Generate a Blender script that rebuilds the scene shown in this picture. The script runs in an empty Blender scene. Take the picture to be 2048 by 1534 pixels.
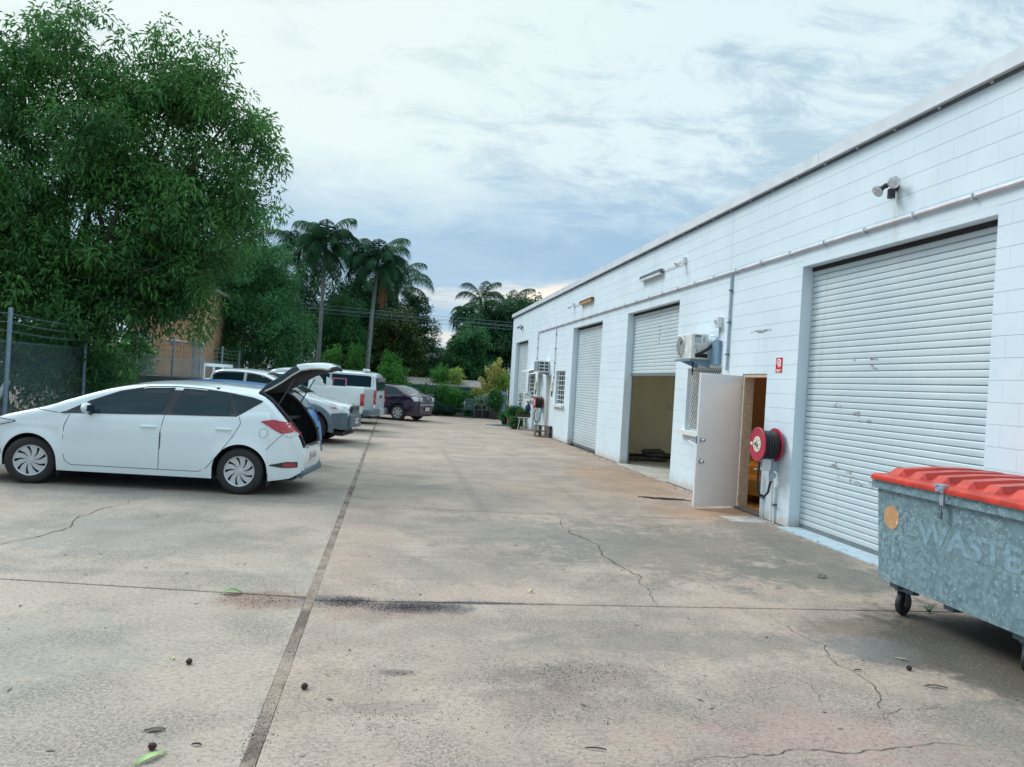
import bpy, math, random
import numpy as np
from mathutils import Vector, Matrix
R=math.radians
rng=np.random.default_rng(7); random.seed(7)
S=bpy.context.scene; C=S.collection
# ---------------------------------------------------------------- camera
cam=bpy.data.cameras.new('camera'); co=bpy.data.objects.new('camera',cam); C.objects.link(co)
cam.sensor_width=36; cam.lens=27.04; cam.clip_start=.05; cam.clip_end=2000
co.matrix_world=Matrix.Translation((0,0,1.7))@Matrix.Rotation(R(-8.8),4,'Z')@Matrix.Rotation(R(90.086),4,'X')@Matrix.Rotation(R(3.43),4,'Z')
S.camera=co
S.cycles.max_bounces=8; S.cycles.diffuse_bounces=5; S.cycles.transmission_bounces=3
S.render.resolution_x=1024; S.render.resolution_y=767
# ---------------------------------------------------------------- world
SUN_EL=R(42); SUN_AZ=R(-48)     # azimuth from +Y, negative = to the left
W=bpy.data.worlds.new('World'); S.world=W; W.use_nodes=True
def build_world():
    nt=W.node_tree; N=nt.nodes; L=nt.links; N.clear()
    def n(t,**k):
        o=N.new(t)
        for a,b in k.items(): setattr(o,a,b)
        return o
    def m(op,a,b=None,c=None,clamp=False):
        o=N.new('ShaderNodeMath'); o.operation=op; o.use_clamp=clamp
        for i,v in enumerate((a,b,c)):
            if v is None: continue
            if isinstance(v,(int,float)): o.inputs[i].default_value=v
            else: L.new(v,o.inputs[i])
        return o.outputs[0]
    def mix(f,a,b):
        o=N.new('ShaderNodeMix'); o.data_type='RGBA'
        for i,v in ((0,f),(6,a),(7,b)):
            if isinstance(v,(int,float)): o.inputs[i].default_value=v
            elif isinstance(v,tuple): o.inputs[i].default_value=(*v,1)
            else: L.new(v,o.inputs[i])
        return o.outputs[2]
    def ss(x,a,b):
        o=N.new('ShaderNodeMapRange'); o.interpolation_type='SMOOTHSTEP'
        L.new(x,o.inputs[0]); o.inputs[1].default_value=a; o.inputs[2].default_value=b
        return o.outputs[0]
    tc=n('ShaderNodeTexCoord'); sp=n('ShaderNodeSeparateXYZ'); L.new(tc.outputs['Generated'],sp.inputs[0])
    x,y,z=sp.outputs
    zz=m('ADD',m('MAXIMUM',z,0.0),0.28)
    px=m('DIVIDE',x,zz); py=m('DIVIDE',y,zz)
    cb=n('ShaderNodeCombineXYZ'); L.new(px,cb.inputs[0]); L.new(py,cb.inputs[1])
    def noise(vec,sc,det,rough=.55,dist=0,off=(0,0,0),stretch=(1,1,1),rot=0):
        mp=n('ShaderNodeMapping'); mp.inputs['Location'].default_value=off; mp.inputs['Scale'].default_value=stretch; mp.inputs['Rotation'].default_value=(0,0,rot)
        L.new(vec,mp.inputs[0])
        o=n('ShaderNodeTexNoise'); o.inputs['Scale'].default_value=sc; o.inputs['Detail'].default_value=det
        o.inputs['Roughness'].default_value=rough; o.inputs['Distortion'].default_value=dist
        L.new(mp.outputs[0],o.inputs['Vector']); return o.outputs['Fac']
    big=noise(cb.outputs[0],.9,5,.55,.5,(3.1,1.7,0),(1,.8,1),.5)
    fine=noise(cb.outputs[0],6.5,9,.70,.45,(1.2,5.3,0),(.8,1.3,1),.5)
    wisp=noise(cb.outputs[0],2.2,7,.6,.8,(7.2,2.3,0),(.6,1.5,1),.9)
    # brightness of the hidden sun behind the cloud: upper left
    sd=Vector((math.sin(R(-24))*math.cos(R(30)),math.cos(R(-24))*math.cos(R(30)),math.sin(R(30))))
    vd=n('ShaderNodeVectorMath',operation='DOT_PRODUCT'); L.new(tc.outputs['Generated'],vd.inputs[0]); vd.inputs[1].default_value=sd
    glow=ss(vd.outputs['Value'],.70,1.0)
    pat=m('ADD',m('MULTIPLY',big,.38),m('ADD',m('MULTIPLY',fine,.46),m('MULTIPLY',wisp,.26)))
    dens=ss(m('ADD',pat,m('MULTIPLY',glow,.11)),.48,.61)
    dark=(.315,.425,.50); light=(.50,.60,.625)
    c=mix(dens,dark,light)
    c=mix(m('MULTIPLY',glow,.55),c,(.61,.665,.61))
    # low blue-grey bank and warm slot at the horizon
    zw=m('ADD',z,m('MULTIPLY',m('SUBTRACT',big,.5),.16))
    zw=m('ADD',zw,m('MULTIPLY',m('SUBTRACT',fine,.5),.09))
    bank=m('SUBTRACT',1.0,ss(zw,.17,.30))
    c=mix(m('MULTIPLY',bank,.88),c,mix(wisp,(.185,.305,.435),(.30,.425,.545)))
    streak=noise(cb.outputs[0],.8,6,.6,.3,(2,9,0),(.22,1.6,1),.1)
    low=m('MULTIPLY',m('SUBTRACT',1.0,ss(zw,.085,.13)),ss(z,.03,.07))
    c=mix(m('MULTIPLY',low,ss(streak,.40,.56)),c,(.78,.69,.56))
    hz=m('SUBTRACT',1.0,ss(z,.0,.07))
    c=mix(m('MULTIPLY',hz,.7),c,(.42,.51,.60))
    # zenith of an overcast sky is brighter
    zb=m('ADD',1.0,m('MULTIPLY',ss(z,.55,.95),1.1))
    bg=n('ShaderNodeBackground'); L.new(c,bg.inputs[0]); L.new(zb,bg.inputs[1])
    sky=n('ShaderNodeTexSky'); sky.sky_type='NISHITA'; sky.sun_disc=False; sky.sun_elevation=SUN_EL; sky.sun_rotation=SUN_AZ
    bg2=n('ShaderNodeBackground'); L.new(sky.outputs[0],bg2.inputs[0]); bg2.inputs[1].default_value=.08
    mx=n('ShaderNodeMixShader'); mx.inputs[0].default_value=.94
    L.new(bg2.outputs[0],mx.inputs[1]); L.new(bg.outputs[0],mx.inputs[2])
    out=n('ShaderNodeOutputWorld'); L.new(mx.outputs[0],out.inputs[0])
build_world()
sl=bpy.data.lights.new('sun','SUN'); sl.energy=1.5; sl.angle=R(24); sl.color=(.97,.99,1)
so=bpy.data.objects.new('sun',sl); C.objects.link(so)
sv=Vector((math.sin(SUN_AZ)*math.cos(SUN_EL),math.cos(SUN_AZ)*math.cos(SUN_EL),math.sin(SUN_EL)))
so.rotation_euler=sv.to_track_quat('Z','Y').to_euler(); so.location=(-20,20,30)
S.view_settings.view_transform='Standard'; S.view_settings.look='None'; S.view_settings.exposure=0.66; S.view_settings.gamma=1
S.view_settings.use_curve_mapping=False
# ---------------------------------------------------------------- materials
class NT:
    def __init__(s,name):
        s.m=bpy.data.materials.new(name); s.m.use_nodes=True; s.nt=s.m.node_tree; s.N=s.nt.nodes; s.L=s.nt.links
        s.b=s.N['Principled BSDF']; s.pos=None
    def n(s,t,**k):
        o=s.N.new(t)
        for a,b in k.items(): setattr(o,a,b)
        return o
    def set(s,sock,v):
        if isinstance(v,(int,float)): sock.default_value=v
        elif isinstance(v,tuple): sock.default_value=(*v,1) if len(v)==3 and len(sock.default_value)==4 else v
        else: s.L.new(v,sock)
    def math(s,op,a,b=None,clamp=False):
        o=s.n('ShaderNodeMath',operation=op,use_clamp=clamp); s.set(o.inputs[0],a)
        if b is not None: s.set(o.inputs[1],b)
        return o.outputs[0]
    def mix(s,f,a,b,bt='MIX'):
        o=s.n('ShaderNodeMix',data_type='RGBA',blend_type=bt); s.set(o.inputs[0],f); s.set(o.inputs[6],a); s.set(o.inputs[7],b); return o.outputs[2]
    def P(s,obj=False):
        if obj: return s.n('ShaderNodeTexCoord').outputs['Object']
        if s.pos is None: s.pos=s.n('ShaderNodeNewGeometry').outputs['Position']
        return s.pos
    def noise(s,scale,det=4,rough=.55,dist=0,stretch=(1,1,1),vec=None,obj=False,off=(0,0,0)):
        mp=s.n('ShaderNodeMapping'); mp.inputs['Scale'].default_value=stretch; mp.inputs['Location'].default_value=off; s.L.new(vec or s.P(obj),mp.inputs[0])
        o=s.n('ShaderNodeTexNoise'); o.inputs['Scale'].default_value=scale; o.inputs['Detail'].default_value=det; o.inputs['Roughness'].default_value=rough; o.inputs['Distortion'].default_value=dist
        s.L.new(mp.outputs[0],o.inputs['Vector']); return o.outputs['Fac']
    def vor(s,scale,feature='DISTANCE_TO_EDGE',vec=None,stretch=(1,1,1),obj=False,out='Distance'):
        mp=s.n('ShaderNodeMapping'); mp.inputs['Scale'].default_value=stretch; s.L.new(vec or s.P(obj),mp.inputs[0])
        o=s.n('ShaderNodeTexVoronoi',feature=feature); o.inputs['Scale'].default_value=scale; s.L.new(mp.outputs[0],o.inputs['Vector']); return o.outputs[out]
    def ss(s,x,a,b):
        o=s.n('ShaderNodeMapRange',interpolation_type='SMOOTHSTEP'); s.set(o.inputs[0],x); o.inputs[1].default_value=a; o.inputs[2].default_value=b; return o.outputs[0]
    def bump(s,h,strength=.3,dist=.01):
        o=s.n('ShaderNodeBump'); o.inputs['Strength'].default_value=strength; o.inputs['Distance'].default_value=dist; s.L.new(h,o.inputs['Height']); s.L.new(o.outputs[0],s.b.inputs['Normal'])
    def col(s,v): s.set(s.b.inputs['Base Color'],v)
def mat(name,c,rough=.6,metal=0,var=.12,scale=6,bump=0,coat=0,spec=.5,obj=True,bscale=None):
    t=NT(name); t.b.inputs['Roughness'].default_value=rough; t.b.inputs['Metallic'].default_value=metal
    t.b.inputs['Specular IOR Level'].default_value=spec; t.b.inputs['Coat Weight'].default_value=coat; t.b.inputs['Coat Roughness'].default_value=.04
    f=t.noise(scale,5,.6,obj=obj)
    d=tuple(max(0,x*(1-var)) for x in c); l=tuple(min(1,x*(1+var)) for x in c)
    t.col(t.mix(t.ss(f,.3,.7),d,l))
    if bump: t.bump(t.noise(bscale or scale*8,3,.6,obj=obj),bump,.006)
    return t.m
def leafmat(name,c1,c2,trans=.35,rough=.5):
    t=NT(name); a=t.n('ShaderNodeAttribute',attribute_name='lv'); f=t.noise(.9,3,.6)
    fac=t.math('ADD',t.math('MULTIPLY',a.outputs['Fac'],.6),t.math('MULTIPLY',t.ss(f,.35,.65),.4))
    c=t.mix(fac,c1,c2); t.col(c); t.b.inputs['Roughness'].default_value=rough; t.b.inputs['Specular IOR Level'].default_value=.3
    tr=t.n('ShaderNodeBsdfTranslucent'); t.L.new(c,tr.inputs[0])
    mx=t.n('ShaderNodeMixShader'); mx.inputs[0].default_value=trans; t.L.new(t.b.outputs[0],mx.inputs[1]); t.L.new(tr.outputs[0],mx.inputs[2])
    t.L.new(mx.outputs[0],t.N['Material Output'].inputs[0]); return t.m
M={}
def wallpaint():
    t=NT('painted_blockwork'); t.b.inputs['Roughness'].default_value=.75; t.b.inputs['Specular IOR Level'].default_value=.25
    sp=t.n('ShaderNodeSeparateXYZ'); t.L.new(t.P(),sp.inputs[0]); z=sp.outputs[2]
    base=t.mix(t.ss(t.noise(1.1,5,.6),.35,.65),(.635,.745,.815),(.69,.79,.845))
    # rain streaks under the parapet
    st=t.noise(1.0,4,.6,stretch=(1,5.5,.16))
    stz=t.ss(z,2.2,4.7)
    base=t.mix(t.math('MULTIPLY',t.math('MULTIPLY',t.ss(st,.60,.74),stz),.30),base,(.46,.50,.55))
    # rust and grime runs below fixtures
    yv=sp.outputs[1]; rn=t.noise(1.0,4,.7,stretch=(1,16,.7))
    for (y0,z0,w,ln,a_,cc) in ((7.75,4.05,.10,.9,.5,(.50,.47,.42)),(15.2,4.15,.10,.9,.5,(.42,.40,.38)),(16.4,4.15,.08,.8,.45,(.42,.36,.30)),(20.9,4.15,.12,1.0,.6,(.46,.33,.22)),(21.9,4.15,.12,1.2,.6,(.44,.34,.25)),(12.6,2.25,.10,.6,.4,(.42,.40,.36)),(10.7,2.72,.35,.7,.4,(.52,.50,.46)),(13.1,.98,.10,.6,.35,(.45,.43,.40)),(12.2,.98,.12,.7,.35,(.45,.43,.40)),(32.5,4.1,.1,.8,.4,(.4,.4,.4)),(26.6,2.15,.3,.7,.35,(.4,.4,.38)),(9.95,1.0,.28,.9,.35,(.45,.36,.34))):
        fy=t.math('SUBTRACT',1.0,t.ss(t.math('ABSOLUTE',t.math('SUBTRACT',yv,y0)),w*.3,w)); d_=t.math('DIVIDE',t.math('SUBTRACT',z0,z),ln)
        fz=t.math('MULTIPLY',t.ss(d_,-.02,.03),t.math('SUBTRACT',1.0,t.ss(d_,.2,1.0)))
        base=t.mix(t.math('MULTIPLY',t.math('MULTIPLY',fy,fz),t.math('MULTIPLY',t.ss(rn,.35,.7),a_)),base,cc)
    # mud splash along the foot of the wall
    sp2=t.math('ADD',z,t.math('MULTIPLY',t.math('SUBTRACT',t.noise(5,5,.7),.5),.35))
    base=t.mix(t.math('MULTIPLY',t.math('SUBTRACT',1.0,t.ss(sp2,-.02,.20)),.75),base,(.50,.42,.35))
    sc=t.noise(13,6,.7); base=t.mix(t.math('MULTIPLY',t.ss(sc,.68,.76),.25),base,(.45,.46,.47))
    t.col(base); t.bump(t.noise(90,3,.7),.25,.003); return t.m
M['wall']=wallpaint()
M['shutter']=mat('cream_shutter_steel',(.62,.695,.72),.42,0,.04,2,0,spec=.5)
def shuttermat():
    t=NT('cream_shutter_steel'); t.b.inputs['Roughness'].default_value=.42
    sp=t.n('ShaderNodeSeparateXYZ'); t.L.new(t.P(),sp.inputs[0])
    c=t.mix(t.ss(t.noise(.8,5,.6),.35,.65),(.53,.63,.675),(.60,.68,.71))
    st=t.noise(1.0,5,.7,stretch=(1,7,.35)); c=t.mix(t.math('MULTIPLY',t.ss(st,.56,.74),.30),c,(.40,.42,.40))
    low=t.math('SUBTRACT',1.0,t.ss(t.math('ADD',sp.outputs[2],t.math('MULTIPLY',t.math('SUBTRACT',t.noise(4,5,.7),.5),.5)),.0,.5)); c=t.mix(t.math('MULTIPLY',low,.35),c,(.42,.38,.33))
    sc=t.noise(9,6,.75,stretch=(1,.5,2)); c=t.mix(t.math('MULTIPLY',t.ss(sc,.69,.74),.45),c,(.30,.32,.32))
    t.col(c); t.bump(t.noise(1.2,3,.5,stretch=(1,1,.6)),.25,.04); return t.m
M['shutter']=shuttermat()
M['shutter_dark']=mat('shutter_groove',(.16,.18,.19),.6)
M['fascia']=mat('grey_white_flashing',(.62,.66,.70),.45,0,.07,3)
M['dark']=mat('dark_gap',(.02,.02,.022),.8)
M['black']=mat('black_rubber',(.018,.019,.022),.6,0,.25,20,.2)
M['blackp']=mat('black_plastic',(.03,.033,.038),.42,0,.15,9)
M['tyre']=mat('tyre_rubber',(.022,.022,.024),.72,0,.25,30,.3)
M['galvpipe']=mat('galvanised_pipe',(.42,.50,.58),.4,.5,.12,12)
M['pipe_paint']=mat('painted_pipe',(.62,.62,.66),.5,0,.12,4)
M['white_pl']=mat('white_plastic',(.72,.75,.76),.4,0,.05,6)
M['white_dirty']=mat('aged_white_metal',(.66,.68,.66),.5,0,.12,7)
M['aluminium']=mat('aluminium',(.60,.62,.64),.35,.8,.08,20)
M['glass_dark']=mat('tinted_glass',(.012,.034,.046),.04,0,.1,2,spec=.45)
M['glass_mid']=mat('car_glass',(.03,.05,.06),.05,0,.2,2,spec=.7)
M['car_white']=mat('white_car_paint',(.74,.83,.87),.22,0,.01,2,coat=.8)
M['car_blue']=mat('blue_car_paint',(.01,.16,.42),.35,.0,.05,2,coat=.25)
M['car_purple']=mat('dark_purple_paint',(.020,.008,.032),.22,.2,.05,3,coat=.9)
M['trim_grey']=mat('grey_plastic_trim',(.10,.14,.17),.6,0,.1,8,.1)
M['interior']=mat('car_interior',(.02,.021,.026),.8,0,.2,10,.2)
M['gap']=mat('panel_gap',(.03,.04,.05),.8)
M['silver']=mat('silver_hubcap',(.56,.60,.64),.32,.55,.04,10)
M['red_lamp']=mat('red_lamp_lens',(.42,.008,.02),.12,0,.25,25,spec=.8,coat=.6)
M['clear_lamp']=mat('clear_lamp_lens',(.62,.66,.68),.10,.2,.2,30,coat=.8)
M['chrome']=mat('chrome',(.65,.67,.7),.12,1,.03,10)
M['plate']=mat('number_plate',(.70,.66,.68),.4); M['plate_red']=mat('plate_characters',(.30,.05,.09),.5)
M['red']=mat('red_painted_steel',(.42,.025,.06),.38,0,.12,14,.05)
M['cream']=mat('cream_label',(.70,.70,.55),.6,0,.1,30)
M['binlid']=mat('red_plastic_lid',(.50,.036,.020),.34,0,.25,5,.08)
M['door_white']=mat('white_door_paint',(.82,.82,.82),.4,0,.02,3)
M['door_frame']=mat('raw_timber_frame',(.55,.43,.32),.65,0,.15,14)
M['teal_door']=mat('pale_teal_paint',(.42,.62,.62),.5,0,.06,5)
M['sill']=mat('sill_paint',(.72,.70,.69),.6,0,.06,7)
M['apron']=mat('pale_blue_painted_concrete',(.42,.52,.58),.65,0,.14,9,.2)
M['khaki']=mat('khaki_room_wall',(.86,.81,.62),.75,0,.05,2)
M['brownwall']=mat('dark_brown_panelling',(.11,.065,.045),.75,0,.1,8)
M['carpet']=mat('tan_floor',(.45,.28,.13),.7,0,.2,10,.1)
M['roomfloor']=mat('bare_room_floor',(.46,.43,.38),.65,0,.2,3,.1)
M['sofa']=mat('mustard_upholstery',(.42,.27,.09),.85,0,.12,30,.3)
M['sack']=mat('dusty_cloth',(.10,.095,.09),.9,0,.35,12,.4)
M['concrete_block']=mat('bare_concrete',(.16,.145,.13),.85,0,.25,14,.4)
M['orange_wall']=mat('orange_rendered_block',(.50,.31,.19),.8,0,.16,1.5,.2)
M['rust']=mat('rusty_steel',(.22,.10,.05),.7,.3,.4,12,.3)
M['terracotta']=mat('terracotta',(.42,.13,.06),.75,0,.15,12)
M['potgrey']=mat('grey_pot',(.36,.42,.44),.7,0,.1,10)
M['soil']=mat('garden_soil',(.06,.045,.035),.95,0,.4,4,.6)
M['teal_panel']=mat('blue_green_panels',(.13,.24,.27),.5,0,.12,2)
M['roof_iron']=mat('weathered_roof_iron',(.24,.22,.20),.7,.2,.25,3)
M['hose_teal']=mat('teal_hose',(.02,.16,.17),.45)
M['bark']=mat('brown_bark',(.10,.075,.055),.9,0,.35,5,.6)
M['palmbark']=mat('palm_bark',(.20,.22,.22),.85,0,.2,8,.4)
M['fence_steel']=mat('galvanised_fence',(.20,.27,.33),.5,.4,.15,8)
M['fence_wire']=mat('weathered_wire',(.17,.23,.26),.55,.4,.1,8)
M['checker']=mat('checker_plate',(.30,.34,.37),.4,.6,.1,5)
M['pink']=mat('pink_plastic',(.62,.12,.28),.5)
M['ground']=mat('bare_earth',(.13,.105,.08),.95,0,.35,.5,.4,obj=False)
M['leafgreen']=mat('fresh_leaf',(.06,.24,.03),.5); M['leafpale']=mat('pale_leaf',(.36,.55,.20),.55); M['leafyellow']=mat('yellow_leaf',(.62,.60,.28),.6)
M['leafdry']=mat('dry_leaf',(.11,.09,.075),.8,0,.3,40)
M['pod']=mat('seed_pod',(.045,.018,.015),.7,0,.4,40,.5)
M['grit']=mat('dark_grit',(.035,.03,.032),.9,0,.3,50)
M['crack']=mat('crack_dark',(.06,.05,.045),.95,0,.3,8)  # dark tone of the slab cracks
M['curtain']=mat('pale_curtain',(.42,.47,.45),.85,0,.1,12)
M['bluegrey']=mat('blue_grey_duct',(.16,.27,.36),.5)
M['warmlens']=mat('yellowed_diffuser',(.50,.30,.10),.4)
M['housewall']=mat('pale_house_wall',(.50,.58,.60),.8)
def galv():
    t=NT('spangled_galvanised'); t.b.inputs['Roughness'].default_value=.48; t.b.inputs['Metallic'].default_value=.25
    v=t.vor(28,'F1',out='Color',obj=True,vec=None); sx=t.n('ShaderNodeSeparateColor'); t.L.new(v,sx.inputs[0])
    v2=t.vor(70,'F1',out='Color',obj=True); s2=t.n('ShaderNodeSeparateColor'); t.L.new(v2,s2.inputs[0])
    c=t.mix(sx.outputs[0],(.12,.21,.245),(.255,.37,.42)); c=t.mix(t.math('MULTIPLY',t.ss(s2.outputs[1],.86,.97),.75),c,(.42,.50,.53))
    n=t.noise(2.2,5,.6,obj=True); c=t.mix(t.math('MULTIPLY',t.ss(n,.40,.62),.45),c,(.17,.27,.31))
    d=t.noise(9,5,.7,obj=True,stretch=(1,1,.3)); c=t.mix(t.math('MULTIPLY',t.ss(d,.64,.78),.3),c,(.36,.42,.44))
    t.col(c); t.set(t.b.inputs['Roughness'],t.math('ADD',t.math('MULTIPLY',sx.outputs[1],.25),.35)); t.bump(t.noise(6,3,.5,obj=True),.12,.01); return t.m
M['galv']=galv()
def stencil():
    t=NT('worn_stencil_paint'); t.b.inputs['Roughness'].default_value=.7
    v=t.vor(34,'F1',out='Color',obj=True); sx=t.n('ShaderNodeSeparateColor'); t.L.new(v,sx.inputs[0])
    t.col(t.mix(t.ss(t.math('ADD',t.noise(14,5,.7,obj=True),t.math('MULTIPLY',sx.outputs[0],.25)),.45,.72),(.245,.36,.45),(.17,.275,.32))); return t.m
M['stencil']=stencil()
def sticker():
    t=NT('torn_orange_sticker'); t.b.inputs['Roughness'].default_value=.6
    t.col(t.mix(t.ss(t.noise(16,5,.7,obj=True),.54,.60),(.52,.28,.13),(.62,.60,.56))); return t.m
M['sticker']=sticker()
# concrete yard
BLOBS=[ # x,y,rx,ry,noise,strength,colour
 (-.84,5.90,.40,.26,.35,.95,(.30,.19,.15)),(-.30,5.88,.36,.22,.3,.85,(.27,.20,.17)),(-.22,5.88,.22,.17,.45,.95,(.07,.065,.075)),(-.45,5.95,.16,.10,.4,.8,(.12,.11,.10)),
 (.27,5.76,.42,.20,.45,.95,(.065,.06,.08)),(.05,5.65,.6,.25,.4,.5,(.30,.20,.16)),
 (1.3,14,.10,7,.5,.35,(.22,.19,.17)),(2.9,13,.10,8,.5,.30,(.24,.20,.18)),(-1.6,6.6,2.2,.10,.5,.3,(.24,.23,.21)),(.9,7.4,1.6,.09,.5,.3,(.25,.21,.19)),(.75,5.90,.5,.05,.5,.8,(.12,.10,.10)),
 (1.15,4.42,.50,.26,.9,.42,(.16,.105,.09)),(.9,4.1,.35,.25,.9,.35,(.18,.12,.10)),(.12,4.48,.12,.05,.4,.7,(.15,.11,.10)),(.1,4.0,.3,.1,.8,.45,(.2,.15,.14)),
 (3.1,8.1,1.7,1.5,1.1,.66,(.17,.155,.125)),(4.3,7.0,.9,.8,.6,.75,(.15,.145,.12)),(1.4,8.8,1.5,.9,.9,.45,(.22,.20,.18)),(4.75,8.6,.5,2.2,.6,.5,(.16,.15,.13)),
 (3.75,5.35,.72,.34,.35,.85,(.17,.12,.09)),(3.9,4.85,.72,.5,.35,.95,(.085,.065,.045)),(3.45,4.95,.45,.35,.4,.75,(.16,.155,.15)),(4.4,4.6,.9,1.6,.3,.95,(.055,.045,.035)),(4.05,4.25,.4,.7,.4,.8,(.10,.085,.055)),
 (4.4,14.2,1.0,3.4,.7,.6,(.40,.22,.12)),(.6,6.9,1.2,.5,.8,.45,(.21,.19,.165)),(2.2,5.0,1.3,.35,.8,.5,(.20,.185,.165)),(-.2,8.2,.35,3,.6,.4,(.42,.29,.23)),(.9,11.8,1.5,.7,.9,.4,(.23,.20,.18)),(2.5,16,1.6,1.2,.9,.35,(.24,.20,.17)),(4.2,3.3,1.0,.35,.8,.7,(.12,.125,.09)),(3.5,3.6,.9,.5,.9,.5,(.18,.17,.14)),(.6,3.2,.5,.3,.9,.4,(.2,.18,.16)),(4.5,10.6,.9,.55,.5,.7,(.44,.26,.15)),(3.2,12.3,1.8,1.6,.8,.35,(.42,.28,.19)),(4.9,21,.6,6,.6,.5,(.40,.26,.18)),
 (2.0,3.0,1.6,.8,.8,.4,(.40,.27,.23)),(2.3,3.7,.8,.3,.7,.45,(.40,.25,.21)),(.2,3.2,.7,.9,.7,.3,(.40,.30,.26)),
 (-2.6,8.2,1.5,1.1,.8,.5,(.20,.21,.20)),(-1.4,8.1,.7,.5,.8,.3,(.36,.27,.23)),(-2.2,4.8,.9,.8,.8,.4,(.24,.24,.22)),
 (-.2,22.3,.5,.3,.5,.75,(.08,.075,.07)),(-.6,24.2,.4,.25,.5,.8,(.07,.065,.06)),(-.9,20.6,.4,.3,.6,.6,(.10,.095,.09)),(-3,11,2.6,1.3,.4,.4,(.2,.2,.19)),
 (5.0,26,.5,1.6,.5,.6,(.26,.17,.12)),(4.1,28.8,1.0,.35,.5,.5,(.2,.16,.13))]
def concrete():
    t=NT('stained_concrete'); t.b.inputs['Specular IOR Level'].default_value=.35
    sp=t.n('ShaderNodeSeparateXYZ'); t.L.new(t.P(),sp.inputs[0]); X,Y=sp.outputs[0],sp.outputs[1]
    big=t.noise(.45,5,.6,.4); med=t.noise(2.0,6,.65,.3,stretch=(.6,1,1)); 
    c=t.mix(t.ss(big,.35,.65),(.325,.262,.215),(.47,.345,.275))
    c=t.mix(t.math('MULTIPLY',t.ss(med,.42,.68),.55),c,(.48,.395,.33))
    left=t.math('SUBTRACT',1.0,t.ss(X,-.56,-.50))
    c=t.mix(t.math('MULTIPLY',left,.55),c,(.40,.35,.29))
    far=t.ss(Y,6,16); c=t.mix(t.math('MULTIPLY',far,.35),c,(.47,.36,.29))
    # each stain
    nb=t.noise(2.6,6,.7)
    nb2=t.noise(9,5,.75)
    for (x,y,rx,ry,ns,st,cc) in BLOBS:
        dx=t.math('DIVIDE',t.math('SUBTRACT',X,x),rx); dy=t.math('DIVIDE',t.math('SUBTRACT',Y,y),ry)
        d=t.math('SQRT',t.math('ADD',t.math('MULTIPLY',dx,dx),t.math('MULTIPLY',dy,dy)))
        nn=t.math('ADD',t.math('MULTIPLY',t.math('SUBTRACT',nb,.5),ns*3.2),t.math('MULTIPLY',t.math('SUBTRACT',nb2,.5),ns*2.8))
        f=t.math('SUBTRACT',1.0,t.ss(t.math('ADD',d,nn),.55,1.15))
        c=t.mix(t.math('MULTIPLY',f,st),c,cc)
    # exposed aggregate, fine grain
    g1=t.noise(42,8,.85,stretch=(.7,1,1)); c=t.mix(t.math('MULTIPLY',t.ss(g1,.47,.60),.60),c,(.12,.115,.105))
    patch=t.ss(t.noise(1.3,5,.65,.4,off=(4,2,0)),.42,.62)
    g2=t.noise(60,5,.85); c=t.mix(t.math('MULTIPLY',t.math('MULTIPLY',t.ss(g2,.48,.57),patch),.80),c,(.10,.095,.09))
    g3=t.noise(60,4,.7,off=(9,9,0)); c=t.mix(t.math('MULTIPLY',t.ss(g3,.58,.70),.7),c,(.56,.51,.45))
    v=t.vor(44,'F1'); v2=t.ss(t.noise(1.6,4,.6,off=(2,7,0)),.50,.62)
    c=t.mix(t.math('MULTIPLY',t.math('MULTIPLY',t.math('SUBTRACT',1.0,t.ss(v,.10,.26)),v2),.8),c,(.07,.055,.055))
    # crazing
    wv=t.n('ShaderNodeVectorMath',operation='ADD'); nz=t.n('ShaderNodeTexNoise'); nz.inputs['Scale'].default_value=5; t.L.new(t.P(),nz.inputs['Vector'])
    sc=t.n('ShaderNodeVectorMath',operation='SCALE'); t.L.new(nz.outputs['Color'],sc.inputs[0]); sc.inputs['Scale'].default_value=.25
    t.L.new(t.P(),wv.inputs[0]); t.L.new(sc.outputs[0],wv.inputs[1])
    cr=t.vor(6.5,vec=wv.outputs[0],stretch=(1,1,1)); crm=t.ss(t.noise(.5,3,.5,off=(1,1,0)),.46,.58)
    c=t.mix(t.math('MULTIPLY',t.math('MULTIPLY',t.math('SUBTRACT',1.0,t.ss(cr,.0,.022)),crm),.40),c,(.12,.11,.10))
    cr2=t.vor(21,vec=wv.outputs[0]); c=t.mix(t.math('MULTIPLY',t.math('MULTIPLY',t.math('SUBTRACT',1.0,t.ss(cr2,.0,.05)),t.math('MULTIPLY',crm,patch)),.5),c,(.12,.11,.10))
    t.col(c); t.set(t.b.inputs['Roughness'],t.math('ADD',t.math('MULTIPLY',t.math('SUBTRACT',1.0,big),.25),.55))
    t.bump(t.math('ADD',g1,t.math('MULTIPLY',g2,.6)),.14,.003); return t.m
M['concrete']=concrete()
def jointmat():
    t=NT('joint_dirt'); t.b.inputs['Roughness'].default_value=.95
    c=t.mix(t.ss(t.noise(3,6,.7),.38,.62),(.20,.145,.115),(.36,.28,.225)); c=t.mix(t.math('MULTIPLY',t.ss(t.noise(1.1,6,.75,off=(0,3,0)),.48,.60),.8),c,(.11,.08,.065)); c=t.mix(t.ss(t.noise(60,4,.8),.52,.64),c,(.05,.045,.045)); t.col(c); t.bump(t.noise(60,4,.8),.6,.01); return t.m
M['joint']=jointmat()
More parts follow.
